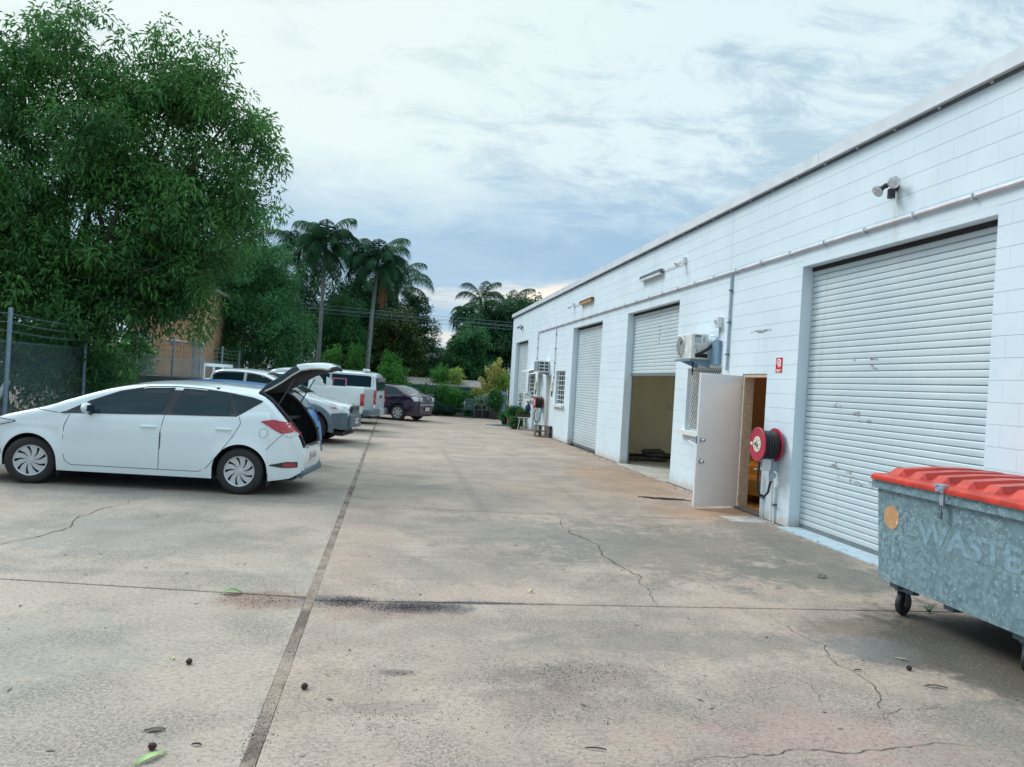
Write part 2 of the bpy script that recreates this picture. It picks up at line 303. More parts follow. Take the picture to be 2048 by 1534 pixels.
# ---------------------------------------------------------------- mesh helpers
def link(name,me,mt,parent=None,loc=(0,0,0),rot=None):
    o=bpy.data.objects.new(name,me); C.objects.link(o); o.location=loc
    if rot is not None: o.rotation_euler=rot
    if parent: o.parent=parent
    if mt is not None and not me.materials:
        for q in (mt if isinstance(mt,(list,tuple)) else [mt]): me.materials.append(q)
    return o
def tag(o,label=None,cat=None,group=None,kind=None):
    if label: o['label']=label
    if cat: o['category']=cat
    if group: o['group']=group
    if kind: o['kind']=kind
    return o
def thing(name,label,cat,loc=(0,0,0),rz=0,group=None):
    o=bpy.data.objects.new(name,None); C.objects.link(o); o.location=loc; o.rotation_euler=(0,0,rz); o.empty_display_size=.2
    return tag(o,label,cat,group)
def npmesh(name,V,F,smooth=False,lv=None):
    V=np.asarray(V,np.float32); F=np.asarray(F,np.int32); me=bpy.data.meshes.new(name); k=F.shape[1]
    me.vertices.add(len(V)); me.vertices.foreach_set('co',V.ravel()); me.loops.add(F.size); me.loops.foreach_set('vertex_index',F.ravel())
    me.polygons.add(len(F)); me.polygons.foreach_set('loop_start',np.arange(0,F.size,k,dtype=np.int32))
    if smooth: me.polygons.foreach_set('use_smooth',np.ones(len(F),bool))
    if lv is not None:
        a=me.attributes.new('lv','FLOAT','POINT'); a.data.foreach_set('value',np.asarray(lv,np.float32))
    me.update(calc_edges=True); return me
class MB:
    def __init__(s): s.v=[]; s.f=[]; s.m=[]
    def add(s,vs,fs,mi=0,T=None):
        b=len(s.v)
        if T is not None: vs=[tuple(T@Vector(p)) for p in vs]
        s.v+= [tuple(p) for p in vs]; s.f+=[tuple(b+i for i in f) for f in fs]; s.m+=[mi]*len(fs); return s
    def box(s,x0,x1,y0,y1,z0,z1,mi=0,T=None):
        v=[(x0,y0,z0),(x1,y0,z0),(x1,y1,z0),(x0,y1,z0),(x0,y0,z1),(x1,y0,z1),(x1,y1,z1),(x0,y1,z1)]
        return s.add(v,[(0,3,2,1),(4,5,6,7),(0,1,5,4),(1,2,6,5),(2,3,7,6),(3,0,4,7)],mi,T)
    def bbox(s,x0,x1,y0,y1,z0,z1,b=.01,mi=0,T=None):
        # box with chamfered vertical and top edges
        v=[];
        def ring(z,i):
            return [(x0+i+b*(i<b),y0+i,z),(x1-i-b*(i<b),y0+i,z),(x1-i,y0+i+b*(i<b),z),(x1-i,y1-i-b*(i<b),z),(x1-i-b*(i<b),y1-i,z),(x0+i+b*(i<b),y1-i,z),(x0+i,y1-i-b*(i<b),z),(x0+i,y0+i+b*(i<b),z)]
        v=ring(z0,0)+ring(z1-b,0)+[(x0+b,y0+b,z1),(x1-b,y0+b,z1),(x1-b,y0+b,z1),(x1-b,y1-b,z1),(x1-b,y1-b,z1),(x0+b,y1-b,z1),(x0+b,y1-b,z1),(x0+b,y0+b,z1)]
        f=[tuple(reversed(range(8)))]+[(i,(i+1)%8,8+(i+1)%8,8+i) for i in range(8)]+[(8+i,8+(i+1)%8,16+(i+1)%8,16+i) for i in range(8)]+[(16,18,20,22)]
        return s.add(v,f,mi,T)
    def tube(s,pts,r,n=8,mi=0,cap=True,T=None):
        pts=[Vector(p) for p in pts]; rs=r if isinstance(r,(list,tuple)) else [r]*len(pts); V=[];F=[]
        prev=None
        for i,p in enumerate(pts):
            d=(pts[min(i+1,len(pts)-1)]-pts[max(i-1,0)]).normalized()
            a=prev-d*prev.dot(d) if prev is not None else (Vector((0,0,1)) if abs(d.z)<.9 else Vector((1,0,0))).cross(d)
            if a.length<1e-5: a=d.orthogonal()
            a.normalize(); b=d.cross(a); prev=a
            for k in range(n):
                t=2*math.pi*k/n; V.append(p+(a*math.cos(t)+b*math.sin(t))*rs[i])
        for i in range(len(pts)-1):
            for k in range(n): F.append((i*n+k,i*n+(k+1)%n,(i+1)*n+(k+1)%n,(i+1)*n+k))
        if cap: F.append(tuple(reversed(range(n)))); F.append(tuple(range(len(V)-n,len(V))))
        return s.add(V,F,mi,T)
    def lathe(s,prof,n=24,mi=0,T=None):   # prof [(r,h)] round local Z
        V=[];F=[]
        for (r,h) in prof:
            for k in range(n): t=2*math.pi*k/n; V.append((r*math.cos(t),r*math.sin(t),h))
        for i in range(len(prof)-1):
            for k in range(n): F.append((i*n+k,i*n+(k+1)%n,(i+1)*n+(k+1)%n,(i+1)*n+k))
        return s.add(V,F,mi,T)
    def prism(s,poly,y0,y1,mi=0,T=None):   # polygon in x,z extruded along y
        n=len(poly); V=[(x,y0,z) for x,z in poly]+[(x,y1,z) for x,z in poly]
        return s.add(V,[tuple(range(n)),tuple(reversed(range(n,2*n)))]+[((i+1)%n,i,n+i,n+(i+1)%n) for i in range(n)],mi,T)
    def grid(s,rows,mi=0,T=None,close=False):
        n=len(rows[0]); V=[p for r in rows for p in r]; F=[]
        for i in range(len(rows)-1):
            for k in range(n-1+(1 if close else 0)): F.append((i*n+k,i*n+(k+1)%n,(i+1)*n+(k+1)%n,(i+1)*n+k))
        return s.add(V,F,mi,T)
    def mesh(s,name,smooth=False):
        me=bpy.data.meshes.new(name); me.from_pydata(s.v,[],s.f)
        if any(s.m): me.polygons.foreach_set('material_index',s.m)
        if smooth:
            me.polygons.foreach_set('use_smooth',[True]*len(s.f))
            try: me.set_sharp_from_angle(angle=R(smooth if smooth is not True else 40))
            except Exception: pass
        me.update(); return me
    def build(s,name,mt,parent=None,smooth=False,loc=(0,0,0),rot=None):
        return link(name,s.mesh(name,smooth),mt,parent,loc,rot)
RX=lambda a:Matrix.Rotation(R(a),4,'X'); RY=lambda a:Matrix.Rotation(R(a),4,'Y'); RZ=lambda a:Matrix.Rotation(R(a),4,'Z'); TR=lambda *p:Matrix.Translation(p)
def struct(o): o['kind']='structure'; return o
def copy_tree(o,parent=None):
    c=o.copy(); C.objects.link(c)
    if parent: c.parent=parent
    for ch in list(o.children): copy_tree(ch,c)
    return c
# ================================================================ GROUND
struct(MB().box(-900,900,-900,900,-.6,-.13).build('ground',M['ground']))
yard=thing('pavement','pinkish grey stained concrete yard',None); yard['kind']='structure'; del yard['label']
def slab(x0,x1,yl0,yr0,yl1,yr1):
    # corners: left/right y at near and far joints
    g=.006;b=.006;z=0
    gy=.008 if yr0<5 else .013; gz=.008 if yr1<5.9 else .013
    out=[(x0+g,yl0+gy),(x1-g,yr0+gy),(x1-g,yr1-gz),(x0+g,yl1-gz)]
    inn=[(x0+g+b,yl0+gy+b),(x1-g-b,yr0+gy+b),(x1-g-b,yr1-gz-b),(x0+g+b,yl1-gz-b)]
    V=[(x,y,-.12) for x,y in out]+[(x,y,z-b*.8) for x,y in out]+[(x,y,z) for x,y in inn]
    F=[(8,9,10,11)]+[(i,(i+1)%4,4+(i+1)%4,4+i) for i in range(4)]+[(4+i,4+(i+1)%4,8+(i+1)%4,8+i) for i in range(4)]
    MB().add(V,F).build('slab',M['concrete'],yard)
ys=[-6.4,-2.3,1.75,5.88,10.1,14.25,18.0,21.3,25.6,29.7,33.4,36.6]
for a,b in zip(ys[:-1],ys[1:]): slab(-.490,5.345,a+.03,a-.03,b+.03,b-.03)
ys2=[-6,-2,1.9,5.98,10.2,14.3,18.4,22.4,26.5,30.6,36.6]
for a,b in zip(ys2[:-1],ys2[1:]):
    s=.95; slab(-6.6,-.540,a+(s if a<36 else 0),a,b+(s if b<36 else 0),b)
MB().box(-6.7,5.5,-6.5,36.6,-.125,-.035).build('joint_bed',M['dark'],yard)
# dirt packed in the long expansion joint, slightly uneven
rows=[]
for i in range(700):
    y=-6+i*.061; w=.0315+.004*math.sin(y*1.3+math.sin(y*.7)*2)+random.uniform(-.0015,.004)
    h=.0012
    rows.append([(-.515-w,y,h-.001),(-.515,y,h+.001),(-.515+w,y,h-.001)])
MB().grid(rows).build('joint_filling',M['joint'],yard,smooth=True)
# cracks: thin wandering fissures in the slabs
def crack(pts,w=.006,seed=1,jit=.035):
    r=random.Random(seed); P=[Vector((x,y,0)) for x,y in pts]
    for _ in range(6):
        Q=[P[0]]
        for a,b in zip(P[:-1],P[1:]):
            d=b-a; n=Vector((-d.y,d.x,0)); Q+=[(a+b)/2+n*r.uniform(-.13,.13),b]
        P=Q
        if (P[0]-P[1]).length<.05: break
    rows=[]
    for i,p in enumerate(P):
        d=(P[min(i+1,len(P)-1)]-P[max(i-1,0)]).normalized(); n=Vector((-d.y,d.x,0)); ww=w*r.uniform(.35,1.15)*(.35+.65*math.sin(math.pi*min(1,max(0,(i+.5)/len(P)))))
        rows.append([(p-n*ww)+Vector((0,0,.0035)),(p+n*ww)+Vector((0,0,.0035))])
    MB().grid([[tuple(q) for q in rr] for rr in rows]).build('crack',M['crack'],yard)
crack([(2.27,9.85),(2.2,9.1),(2.28,7.93),(2.3,7.1),(2.2,5.92)],.007,3)
crack([(3.06,5.7),(3.12,5.0),(2.97,4.22),(2.75,3.81)],.0035,4)
crack([(1.45,3.38),(1.9,3.44),(2.4,3.47),(3.1,3.46)],.0035,5); crack([(2.75,3.81),(2.95,3.95),(3.4,3.9)],.002,6)
crack([(-3.9,6.9),(-3.37,7.46),(-3.22,8.7),(-3.06,10.2)],.007,7); crack([(-3.3,5.7),(-2.76,6.14)],.005,8)
crack([(1.2,13.9),(1.7,12.6),(3.2,11.8)],.004,9); crack([(2.6,21.1),(2.4,19.6),(2.9,18.2)],.006,10); crack([(1.4,25.3),(2.0,23.6),(2.2,21.6)],.006,12)
crack([(2.4,4.6),(2.6,4.3),(2.5,4.0)],.0015,13); crack([(2.25,7.9),(2.9,7.7),(4.4,6.9)],.0025,14)
# pale painted threshold and pale patch by the office door
MB().box(5.20,5.56,6.30,9.64,-.05,.016).build('threshold',M['apron'],yard)
MB().box(5.26,5.56,14.17,17.44,-.05,.012).build('threshold',M['roomfloor'],yard)
MB().box(4.72,5.33,9.95,10.42,-.02,.005).build('patch_repair',mat('old_mortar',(.40,.38,.36),.8,0,.3,5),yard)
struct(MB().box(-14,16,36.62,60,-.13,.02).build('garden_bed',M['soil']))
# ================================================================ WAREHOUSE
XW=5.36
wh=thing('warehouse','long white painted block warehouse with four roller doors along the right of the yard','building',(XW,19,0))
def wp(o): # parent keeps world coordinates
    o.parent=wh; o.matrix_parent_inverse=Matrix.Translation((-XW,-19,0)); return o
OPEN=[(6.27,9.65,0,3.52),(14.15,17.45,0,3.53),(19.65,22.95,0,3.54),(30.92,34.05,0,3.58),
      (23.75,25.10,1.15,2.24),(29.0,30.42,1.18,2.26),(12.05,13.53,1.06,2.19),(10.48,11.27,0,2.08),(25.85,26.67,0,2.14),(27.42,28.36,0,2.14)]
Y0,Y1,ZT=-6.,35.24,4.9
def wallmesh():
    yb=sorted({Y0,Y1,*[v for o in OPEN for v in o[:2]]}); zb=sorted({0,ZT,*[v for o in OPEN for v in o[2:]]})
    sol={}
    for i in range(len(yb)-1):
        for j in range(len(zb)-1):
            cy=(yb[i]+yb[i+1])/2; cz=(zb[j]+zb[j+1])/2
            sol[i,j]=not any(a<cy<b and c<cz<d for a,b,c,d in OPEN)
    m=MB(); xa,xb=XW+.0055,XW+.19
    for (i,j),s in sol.items():
        if not s: continue
        a,b,c,d=yb[i],yb[i+1],zb[j],zb[j+1]
        m.add([(xa,a,c),(xa,b,c),(xa,b,d),(xa,a,d)],[(0,3,2,1)]); m.add([(xb,a,c),(xb,b,c),(xb,b,d),(xb,a,d)],[(0,1,2,3)])
        if not sol.get((i-1,j),False): m.add([(xa,a,c),(xb,a,c),(xb,a,d),(xa,a,d)],[(0,1,2,3)])
        if not sol.get((i+1,j),False): m.add([(xa,b,c),(xb,b,c),(xb,b,d),(xa,b,d)],[(3,2,1,0)])
        if not sol.get((i,j-1),False): m.add([(xa,a,c),(xb,a,c),(xb,b,c),(xa,b,c)],[(0,3,2,1)])
        if not sol.get((i,j+1),False): m.add([(xa,a,d),(xb,a,d),(xb,b,d),(xa,b,d)],[(0,1,2,3)])
    return m
wp(wallmesh().build('wall',M['wall']))
# blocks, running bond, 400 x 200
bl=[]
nrow=24; H=.2
for r in range(nrow):
    z0=r*H; z1=z0+H
    y=Y0-.1+(.2 if r%2 else 0)
    while y<Y1:
        a,b=max(y,Y0),min(y+.4,Y1); y+=.4
        if b-a<.03: continue
        segs=[(a,b,z0,min(z1,4.74))]
        for (o0,o1,o2,o3) in OPEN:
            ns=[]
            for (p,q,u,v) in segs:
                if q<=o0 or p>=o1 or v<=o2 or u>=o3: ns.append((p,q,u,v)); continue
                if p<o0: ns.append((p,o0,u,v))
                if q>o1: ns.append((o1,q,u,v))
                pp,qq=max(p,o0),min(q,o1)
                if u<o2: ns.append((pp,qq,u,o2))
                if v>o3: ns.append((pp,qq,o3,v))
            segs=ns
        for s in segs:
            if s[1]-s[0]>.02 and s[3]-s[2]>.02: bl.append(s)
# plain rendered lintels over the roller doors
lint=[(o[0],o[1],o[3],3.70) for o in OPEN[:4]]
keep=[]
for s in bl:
    c=((s[0]+s[1])/2,(s[2]+s[3])/2)
    if any(l[0]<c[0]<l[1] and l[2]-.01<c[1]<l[3]+.0 for l in lint): continue
    keep.append(s)
bl=keep
for l in lint: wp(MB().box(XW+.001,XW+.0065,l[0],l[1],l[2],l[3]).build('lintel',M['wall']))
bcache={}
def blockgeo(w,h):
    gy,gz,b,by=.0002,.0009,.0018,.0008
    return [(.009,-w/2+gy,-h/2+gz),(.009,w/2-gy,-h/2+gz),(.009,w/2-gy,h/2-gz),(.009,-w/2+gy,h/2-gz),
            (0,-w/2+gy+by,-h/2+gz+b),(0,w/2-gy-by,-h/2+gz+b),(0,w/2-gy-by,h/2-gz-b),(0,-w/2+gy+by,h/2-gz-b)],[(4,7,6,5)]+[((i+1)%4,i,4+i,4+(i+1)%4) for i in range(4)]
def size_in_view(s):
    c=((s[0]+s[1])/2); 
    if c<5.7: return -c if c<0 else c*.01
    return 100/c*(s[1]-s[0])/.4+.2
bl.sort(key=lambda s:-size_in_view(s))
for s in bl[:296]:
    w,h=round(s[1]-s[0],3),round(s[3]-s[2],3)
    if (w,h) not in bcache:
        v,f=blockgeo(w,h); me=bpy.data.meshes.new('block'); me.from_pydata(v,[],f); me.materials.append(M['wall']); bcache[w,h]=me
    o=bpy.data.objects.new('block',bcache[w,h]); C.objects.link(o); o.location=(XW,(s[0]+s[1])/2,(s[2]+s[3])/2); wp(o)
m=MB()
for s in bl[296:]:
    v,f=blockgeo(s[1]-s[0],s[3]-s[2]); m.add(v,f,0,TR(XW,(s[0]+s[1])/2,(s[2]+s[3])/2))
tag(wp(m.build('blockwork',M['wall'])),kind='stuff')
# shell, roof, fascia
wp(MB().box(XW+.2,19,Y1-.19,Y1-.005,0,4.86).build('end_wall',M['wall']))
wp(MB().box(XW+.2,19,Y0,Y0+.19,0,4.86).build('end_wall',M['wall']))
wp(MB().box(18.8,19,Y0+.2,Y1-.2,0,4.86).build('back_wall',M['wall']))
wp(MB().box(XW+.21,19.1,Y0,Y1,4.872,4.92).build('roof',M['roof_iron']))
y=Y0
k=0
while y<Y1:
    y2=min(y+5.1,Y1+.06)
    mm=MB().box(XW-.075,XW+.24,y+.004,y2-.004,4.80,4.945); mm.box(XW-.085,XW-.076,y+.004,y2-.004,4.79,4.815)
    wp(mm.build('fascia',M['fascia'])); y=y2; k+=1
wp(MB().box(XW-.012,XW+.007,Y0,Y1,4.765,4.795).build('shadow_line_strip',M['trim_grey']))  # dark grey strip paints the shadow line under the fascia
cm=MB()
for i in range(60):
    yy=Y0+.5+i*.7
    if yy<Y1: cm.box(XW-.03,XW-.013,yy,yy+.03,4.77,4.79)
wp(cm.build('fascia_bracket',M['fascia']))
# roller doors
def slatmesh(w):
    pitch=.076
    prof=[(.016,0),(.001,.003),(-.006,.009),(-.010,.034),(-.008,.060),(.0,.0700),(.017,.0722),(.017,.0760)]
    rows=[[(x,yy,z) for x,z in prof] for yy in (-w/2,w/2)]
    return MB().grid(rows).mesh('slat',smooth=30)
smesh={}
def roller(y0,y1,zb,zt,label):
    xd=XW+.17; w=y1-y0-.02
    rd=MB().box(xd-.015,xd+.02,y0+.012,y1-.012,zb,zb+.06); rd.box(xd+.02,xd+.03,y0+.012,y1-.012,zb+.05,zt-.02)
    rd=wp(rd.build('roller_door',M['shutter_dark'])); rd['label']=label
    k=round(w,3)
    if k not in smesh: smesh[k]=slatmesh(w); smesh[k].materials.append(M['shutter'])
    z=zb+.055
    while z<zt-.07:
        o=bpy.data.objects.new('slat',smesh[k]); C.objects.link(o); o.parent=rd; o.location=(xd+random.uniform(-.0012,.0012),(y0+y1)/2,z); o.rotation_euler=(random.gauss(0,.0003),random.gauss(0,.012),random.gauss(0,.0003)); z+=.076
    MB().box(xd-.03,xd+.02,y0,y1,zt-.055,zt-.002).build('head_shade_strip',M['dark'],rd)  # near-black strip stands in for the shadow gap above the slats
    for a,b in ((y0,y0+.03),(y1-.03,y1)):
        t=MB()
        t.box(xd+.012,xd+.04,a,b,0,zt-.01); t.build('guide_rail',M['shutter_dark'],rd)
    return rd
roller(6.27,9.65,.005,3.52,'closed roller door nearest the camera, scuffed low down')
roller(14.15,17.45,2.07,3.53,'half raised roller door')
roller(19.65,22.95,.005,3.54,'closed roller door beyond the half raised one')
roller(30.92,34.05,.005,3.58,'closed roller door at the far end')
# scuffs on near door
sc=MB(); rr=random.Random(5)
for (y,z,n,sx,sz) in ((8.9,.93,9,.05,.03),(8.45,.83,12,.16,.05),(8.3,.78,8,.12,.03),(8.9,1.68,4,.03,.04),(8.5,1.6,5,.04,.03),(8.3,1.52,3,.1,.01),(8.35,2.25,4,.1,.008),(8.2,2.16,3,.05,.02)):
    for i in range(n):
        yy=y+rr.gauss(0,sx); zz=z+rr.gauss(0,sz*.5); ww=rr.uniform(.004,.03); hh=rr.uniform(.004,.02)
        sc.box(XW+.1535,XW+.1548,yy-ww,yy+ww,zz-hh*.6,zz+hh*.6)
tag(wp(sc.build('scuff_mark',mat('scuffed_paint',(.36,.37,.36),.7))),kind='stuff')
sc=MB()
for i in range(5): sc.box(XW+.1555,XW+.1568,15.62,15.66,2.75+i*.0889,2.79+i*.0889)
sc.box(XW+.1555,XW+.1568,15.60,15.63,3.42,3.50)
tag(wp(sc.build('scuff_mark',mat('door_scuff',(.2,.22,.22),.7))),kind='stuff')
# ---- rooms behind openings
def room(x1,y0,y1,h,mw,mf,mside=None):
    x0=XW+.195
    wp(MB().box(x0,x1,y0,y1,-.06,.008).build('room_floor',mf))
    wp(MB().box(x0,x1,y1,y1+.05,.009,h).build('room_wall',mside or mw)); wp(MB().box(x0,x1,y0-.05,y0,.009,h).build('room_wall',mw))
    wp(MB().box(x1,x1+.05,y0-.05,y1+.05,.009,h).build('room_wall',mw)); wp(MB().box(x0,x1+.05,y0-.05,y1+.05,h+.002,h+.05).build('room_ceiling',mw))
room(8.2,13.75,19.3,3.9,M['khaki'],M['roomfloor'])
room(8.8,9.72,13.62,2.6,M['brownwall'],M['carpet'])
room(9.5,19.5,23.2,3.9,M['dark'],M['roomfloor'])
room(7.5,23.3,26.95,2.6,M['brownwall'],M['roomfloor']); room(7.5,27.2,30.7,2.6,M['brownwall'],M['roomfloor'])
wp(MB().bbox(7.15,7.23,19.27,19.30,1.28,1.42,.005).build('wall_switch',M['cream']))
wp(MB().box(XW+.2,XW+3,19.26,19.3,.01,.10).build('skirting',M['dark']))
# old bags in the open bay
for j,(x,y,z,s,l) in enumerate([(6.55,18.5,.0,.42,'bottom dusty folded cloth bag inside the open bay'),(6.62,18.52,.10,.38,'middle dusty folded cloth bag in the pile inside the open bay'),(6.5,18.5,.19,.30,'topmost crumpled dark bag of the pile in the open bay'),(6.05,18.35,.0,.22,'small black rag beside the bag pile in the open bay')]):
    me_r=[]
    nb=14
    for a in range(7):
        ph=math.pi*a/6; row=[]
        for b in range(nb):
            th=2*math.pi*b/nb; q=1+.16*math.sin(3*th+j)+.1*random.uniform(-1,1)
            rr2=max(.02,math.sin(ph))**.5
            row.append((x+s*rr2*q*math.cos(th)*1.0,y+s*.6*rr2*q*math.sin(th),z+.055*(1-math.cos(ph))*(1+.3*random.uniform(-1,1)*math.sin(ph))+.002))
        me_r.append(row)
    tag(MB().grid(me_r,close=True).build('folded_bag',M['sack'],smooth=60),l,'bag')
# ---- office: armchairs, ceiling light
def armchair(x,y,rz,label):
    t=thing('armchair',label,'armchair',(x,y,.01),rz,'mustard armchairs in the office')
    MB().bbox(-.36,.36,-.36,.36,.14,.42,.04).build('seat',M['sofa'],t)
    MB().bbox(-.40,.40,.26,.46,.30,.86,.05).build('backrest',M['sofa'],t)
    for s in (-1,1):
        MB().bbox(s*.42-.08,s*.42+.08,-.38,.42,.14,.60,.04).build('armrest',M['sofa'],t)
        for q in (-.3,.3): MB().box(s*.36-.02,s*.36+.02,q-.02,q+.02,0,.14).build('leg',M['rust'],t)
armchair(6.15,11.85,R(-70),'nearer mustard armchair just inside the open office door')
armchair(6.75,12.7,R(-20),'farther mustard armchair at the back of the office')
fl=thing('ceiling_lamp','lit round warm ceiling lamp inside the office','lamp',(7.0,11.6,2.6))
em=NT('warm_lamp_glow'); em.b.inputs['Emission Color'].default_value=(1,.6,.25,1); em.b.inputs['Emission Strength'].default_value=6
MB().lathe([(0,-.10),(.12,-.09),(.15,-.04),(.15,0)],20).build('lamp_shade',em.m,fl,smooth=True)
ld=bpy.data.lights.new('office_light','POINT'); ld.energy=38; ld.color=(1,.62,.28); ld.shadow_soft_size=.12
lo=bpy.data.objects.new('office_light',ld); C.objects.link(lo); lo.location=(6.7,11.3,2.35)
ld2=None
# ---- office door, wide open
fr=MB(); x0,x1=XW+.015,XW+.17
fr.box(x0,x1,10.44,10.50,0.0,2.10); fr.box(x0,x1,11.215,11.28,0,2.10); fr.box(x0,x1,10.502,11.213,2.03,2.10)
wp(fr.build('door_frame',M['door_frame']))
wp(MB().box(XW-.03,XW+.2,10.48,11.27,.0,.03).build('door_sill',M['concrete_block']))
hx,hy=XW-.015,11.24; fx,fy=4.56,10.98
dv=Vector((fx-hx,fy-hy,0)); L=.84; dv.normalize()
ang=math.atan2(dv.y,dv.x)
dr=thing('door_leaf','',None); 
for k_ in ('label',): 
    if k_ in dr: del dr[k_]
dr2=MB().bbox(0,L,-.02,.02,.035,2.05,.004).build('office_door',M['door_white']); bpy.data.objects.remove(dr)
dr2.location=(hx,hy,0); dr2.rotation_euler=(0,0,ang); dr2['label']='white flush door standing open at right angles to the wall'; wp(dr2)
for z in (1.02,.70):
    MB().lathe([(0,.075),(.022,.072),(.03,.055),(.024,.035),(.012,.03),(.012,.008),(.034,.006),(.036,0)],16,T=TR(L-.07,.02,z+.02)@RX(-90)).build('door_knob',M['chrome'],dr2,smooth=True)
    MB().lathe([(0,.06),(.022,.058),(.03,.045),(.012,.03),(.034,.006),(.036,0)],16,T=TR(L-.07,-.02,z+.02)@RX(90)).build('door_knob',M['chrome'],dr2,smooth=True)
MB().box(L-.001,L+.002,-.012,.012,.98,1.10).build('latch_plate',M['chrome'],dr2)
# door stay arm from wall to door
wp(MB().tube([(5.35,12.95,.93),(5.22,12.95,.90),(4.75,11.10,.86)],.012,8).build('door_stay',M['white_pl']))
# ---- windows
def window(y0,y1,z0,z1,kind,label):
    xd=XW+.10
    f=MB()
    for a,b,c,d in ((y0,y0+.035,z0,z1),(y1-.035,y1,z0,z1),(y0+.036,y1-.036,z0,z0+.035),(y0+.036,y1-.036,z1-.035,z1)): f.box(xd-.02,xd+.03,a,b,c,d)
    fo=wp(f.build('window',M['fascia'])); fo['label']=label
    MB().box(xd+.001,xd+.006,y0+.036,y1-.036,z0+.036,z1-.036).build('pane',M['winglass'],fo)
    if kind=='mesh':
        mm=MB(); st=.085; w=y1-y0; h=z1-z0; n=int((w+h)/st)
        x_=xd-.05
        for i in range(n+1):
            for sgn in (1,-1):
                # diamond grille bars clipped to the opening
                t0=i*st
                pts=[]
                ya=y0+t0 if sgn==1 else y1-t0
                yb=ya-sgn*h
                za,zb_=z0,z1
                def clip(ya,za,yb,zb):
                    P=[(ya,za),(yb,zb)]; o=[]
                    for (yy,zz),(y2,z2) in ((P[0],P[1]),(P[1],P[0])):
                        if yy<y0: k=(y0-yy)/(y2-yy); zz=zz+(z2-zz)*k; yy=y0
                        if yy>y1: k=(y1-yy)/(y2-yy); zz=zz+(z2-zz)*k; yy=y1
                        o.append((yy,zz))
                    return o
                lo_,hi_=min(ya,yb),max(ya,yb)
                if hi_<=y0+.01 or lo_>=y1-.01: continue
                (pa,qa),(pb,qb)=clip(ya,za,yb,zb_)
                if abs(pa-pb)<.02: continue
                mm.tube([(x_+sgn*.004,pa,qa),(x_+sgn*.004,pb,qb)],.0055,4,cap=False)
        MB_=mm.build('security_grille',M['white_dirty'],fo)
        MB().box(xd+.05,xd+.06,y0+.04,y1-.04,z0+.03,z1-.35).build('dark_backing',M['dark'],fo)  # dark sheet added behind the mesh so the opening reads dark
    else:
        for i in range(1,7):
            z=z0+(z1-z0)*i/7; MB().box(xd-.055,xd-.04,y0+.01,y1-.01,z-.012,z+.012).build('bar',M['white_pl'],fo)
        for i in range(1,4):
            y=y0+(y1-y0)*i/4; MB().box(xd-.07,xd-.056,y-.008,y+.008,z0+.01,z1-.01).build('bar',M['white_pl'],fo)
        rows=[[(xd+.06+.02*math.sin(k*1.9),y0+.04+(y1-y0-.08)*k/40,z) for k in range(41)] for z in (z0+.03,z1-.03)]
        MB().grid(rows).build('curtain',M['curtain'] if y0<26 else M['dark'],fo,smooth=True)
    MB().box(XW-.10,XW+.12,y0-.10,y1+.10,z0-.075,z0-.002,T=TR(0,0,0)).build('sill',M['sill'],fo)
    return fo
g=NT('window_pane'); g.b.inputs['Base Color'].default_value=(.04,.06,.07,1); g.b.inputs['Roughness'].default_value=.05
tb=g.n('ShaderNodeBsdfTransparent'); mx=g.n('ShaderNodeMixShader'); mx.inputs[0].default_value=.45
g.L.new(tb.outputs[0],mx.inputs[2]); g.L.new(g.b.outputs[0],mx.inputs[1]); g.L.new(mx.outputs[0],g.N['Material Output'].inputs[0]); M['winglass']=g.m
window(12.05,13.53,1.06,2.19,'mesh','window behind diamond security mesh beside the open white door')
window(23.75,25.10,1.15,2.24,'bar','barred window with pale curtain')
window(29.0,30.42,1.18,2.26,'bar','far barred window, dark inside')
# hoods over far window and teal door
for a,b,z in ((29.0,30.3,2.30),(27.45,28.4,2.20)):
    wp(MB().prism([(XW,z+.05),(XW-.38,z-.06),(XW-.38,z-.075),(XW,z+.03)],a,b).build('awning',M['white_pl']))
# small doors
def sdoor(y0,y1,m_,label):
    d=wp(MB().bbox(XW+.09,XW+.13,y0+.02,y1-.02,.02,2.10,.004).build('door',m_)); d['label']=label
    f=MB(); f.box(XW-.01,XW+.08,y0-.0,y0+.03,0,2.13); f.box(XW-.01,XW+.08,y1-.03,y1,0,2.13); f.box(XW-.01,XW+.08,y0+.031,y1-.031,2.10,2.13); f.build('door_frame',M['white_pl'],d)
    MB().lathe([(0,.06),(.03,.05),(.012,.03),(.034,.0)],12,T=TR(XW+.09,y0+.1,1.0)@RY(-90)).build('door_knob',M['chrome'],d,smooth=True)
sdoor(25.85,26.67,mat('off_white_door',(.60,.62,.58),.5),'off-white flush door beside the barred curtain window')
sdoor(27.42,28.36,M['teal_door'],'pale teal door beyond the far hose reel')
# sign ghost: removed sign leaving glue marks
gm=MB(); rr=random.Random(3)
for i in range(26): 
    a=i/25; yy=11.05-a*.62; gm.box(XW-.0015,XW-.0005,yy-.010-rr.random()*.012,yy+.012,2.70+.03*math.sin(a*9)*rr.random(),2.705+.025*rr.random()+.01)
wp(gm.build('glue_residue',mat('glue_residue',(.30,.32,.36),.8)))
gm=MB(); gm.box(XW-.0009,XW-.0002,10.35,11.12,2.50,2.56); 
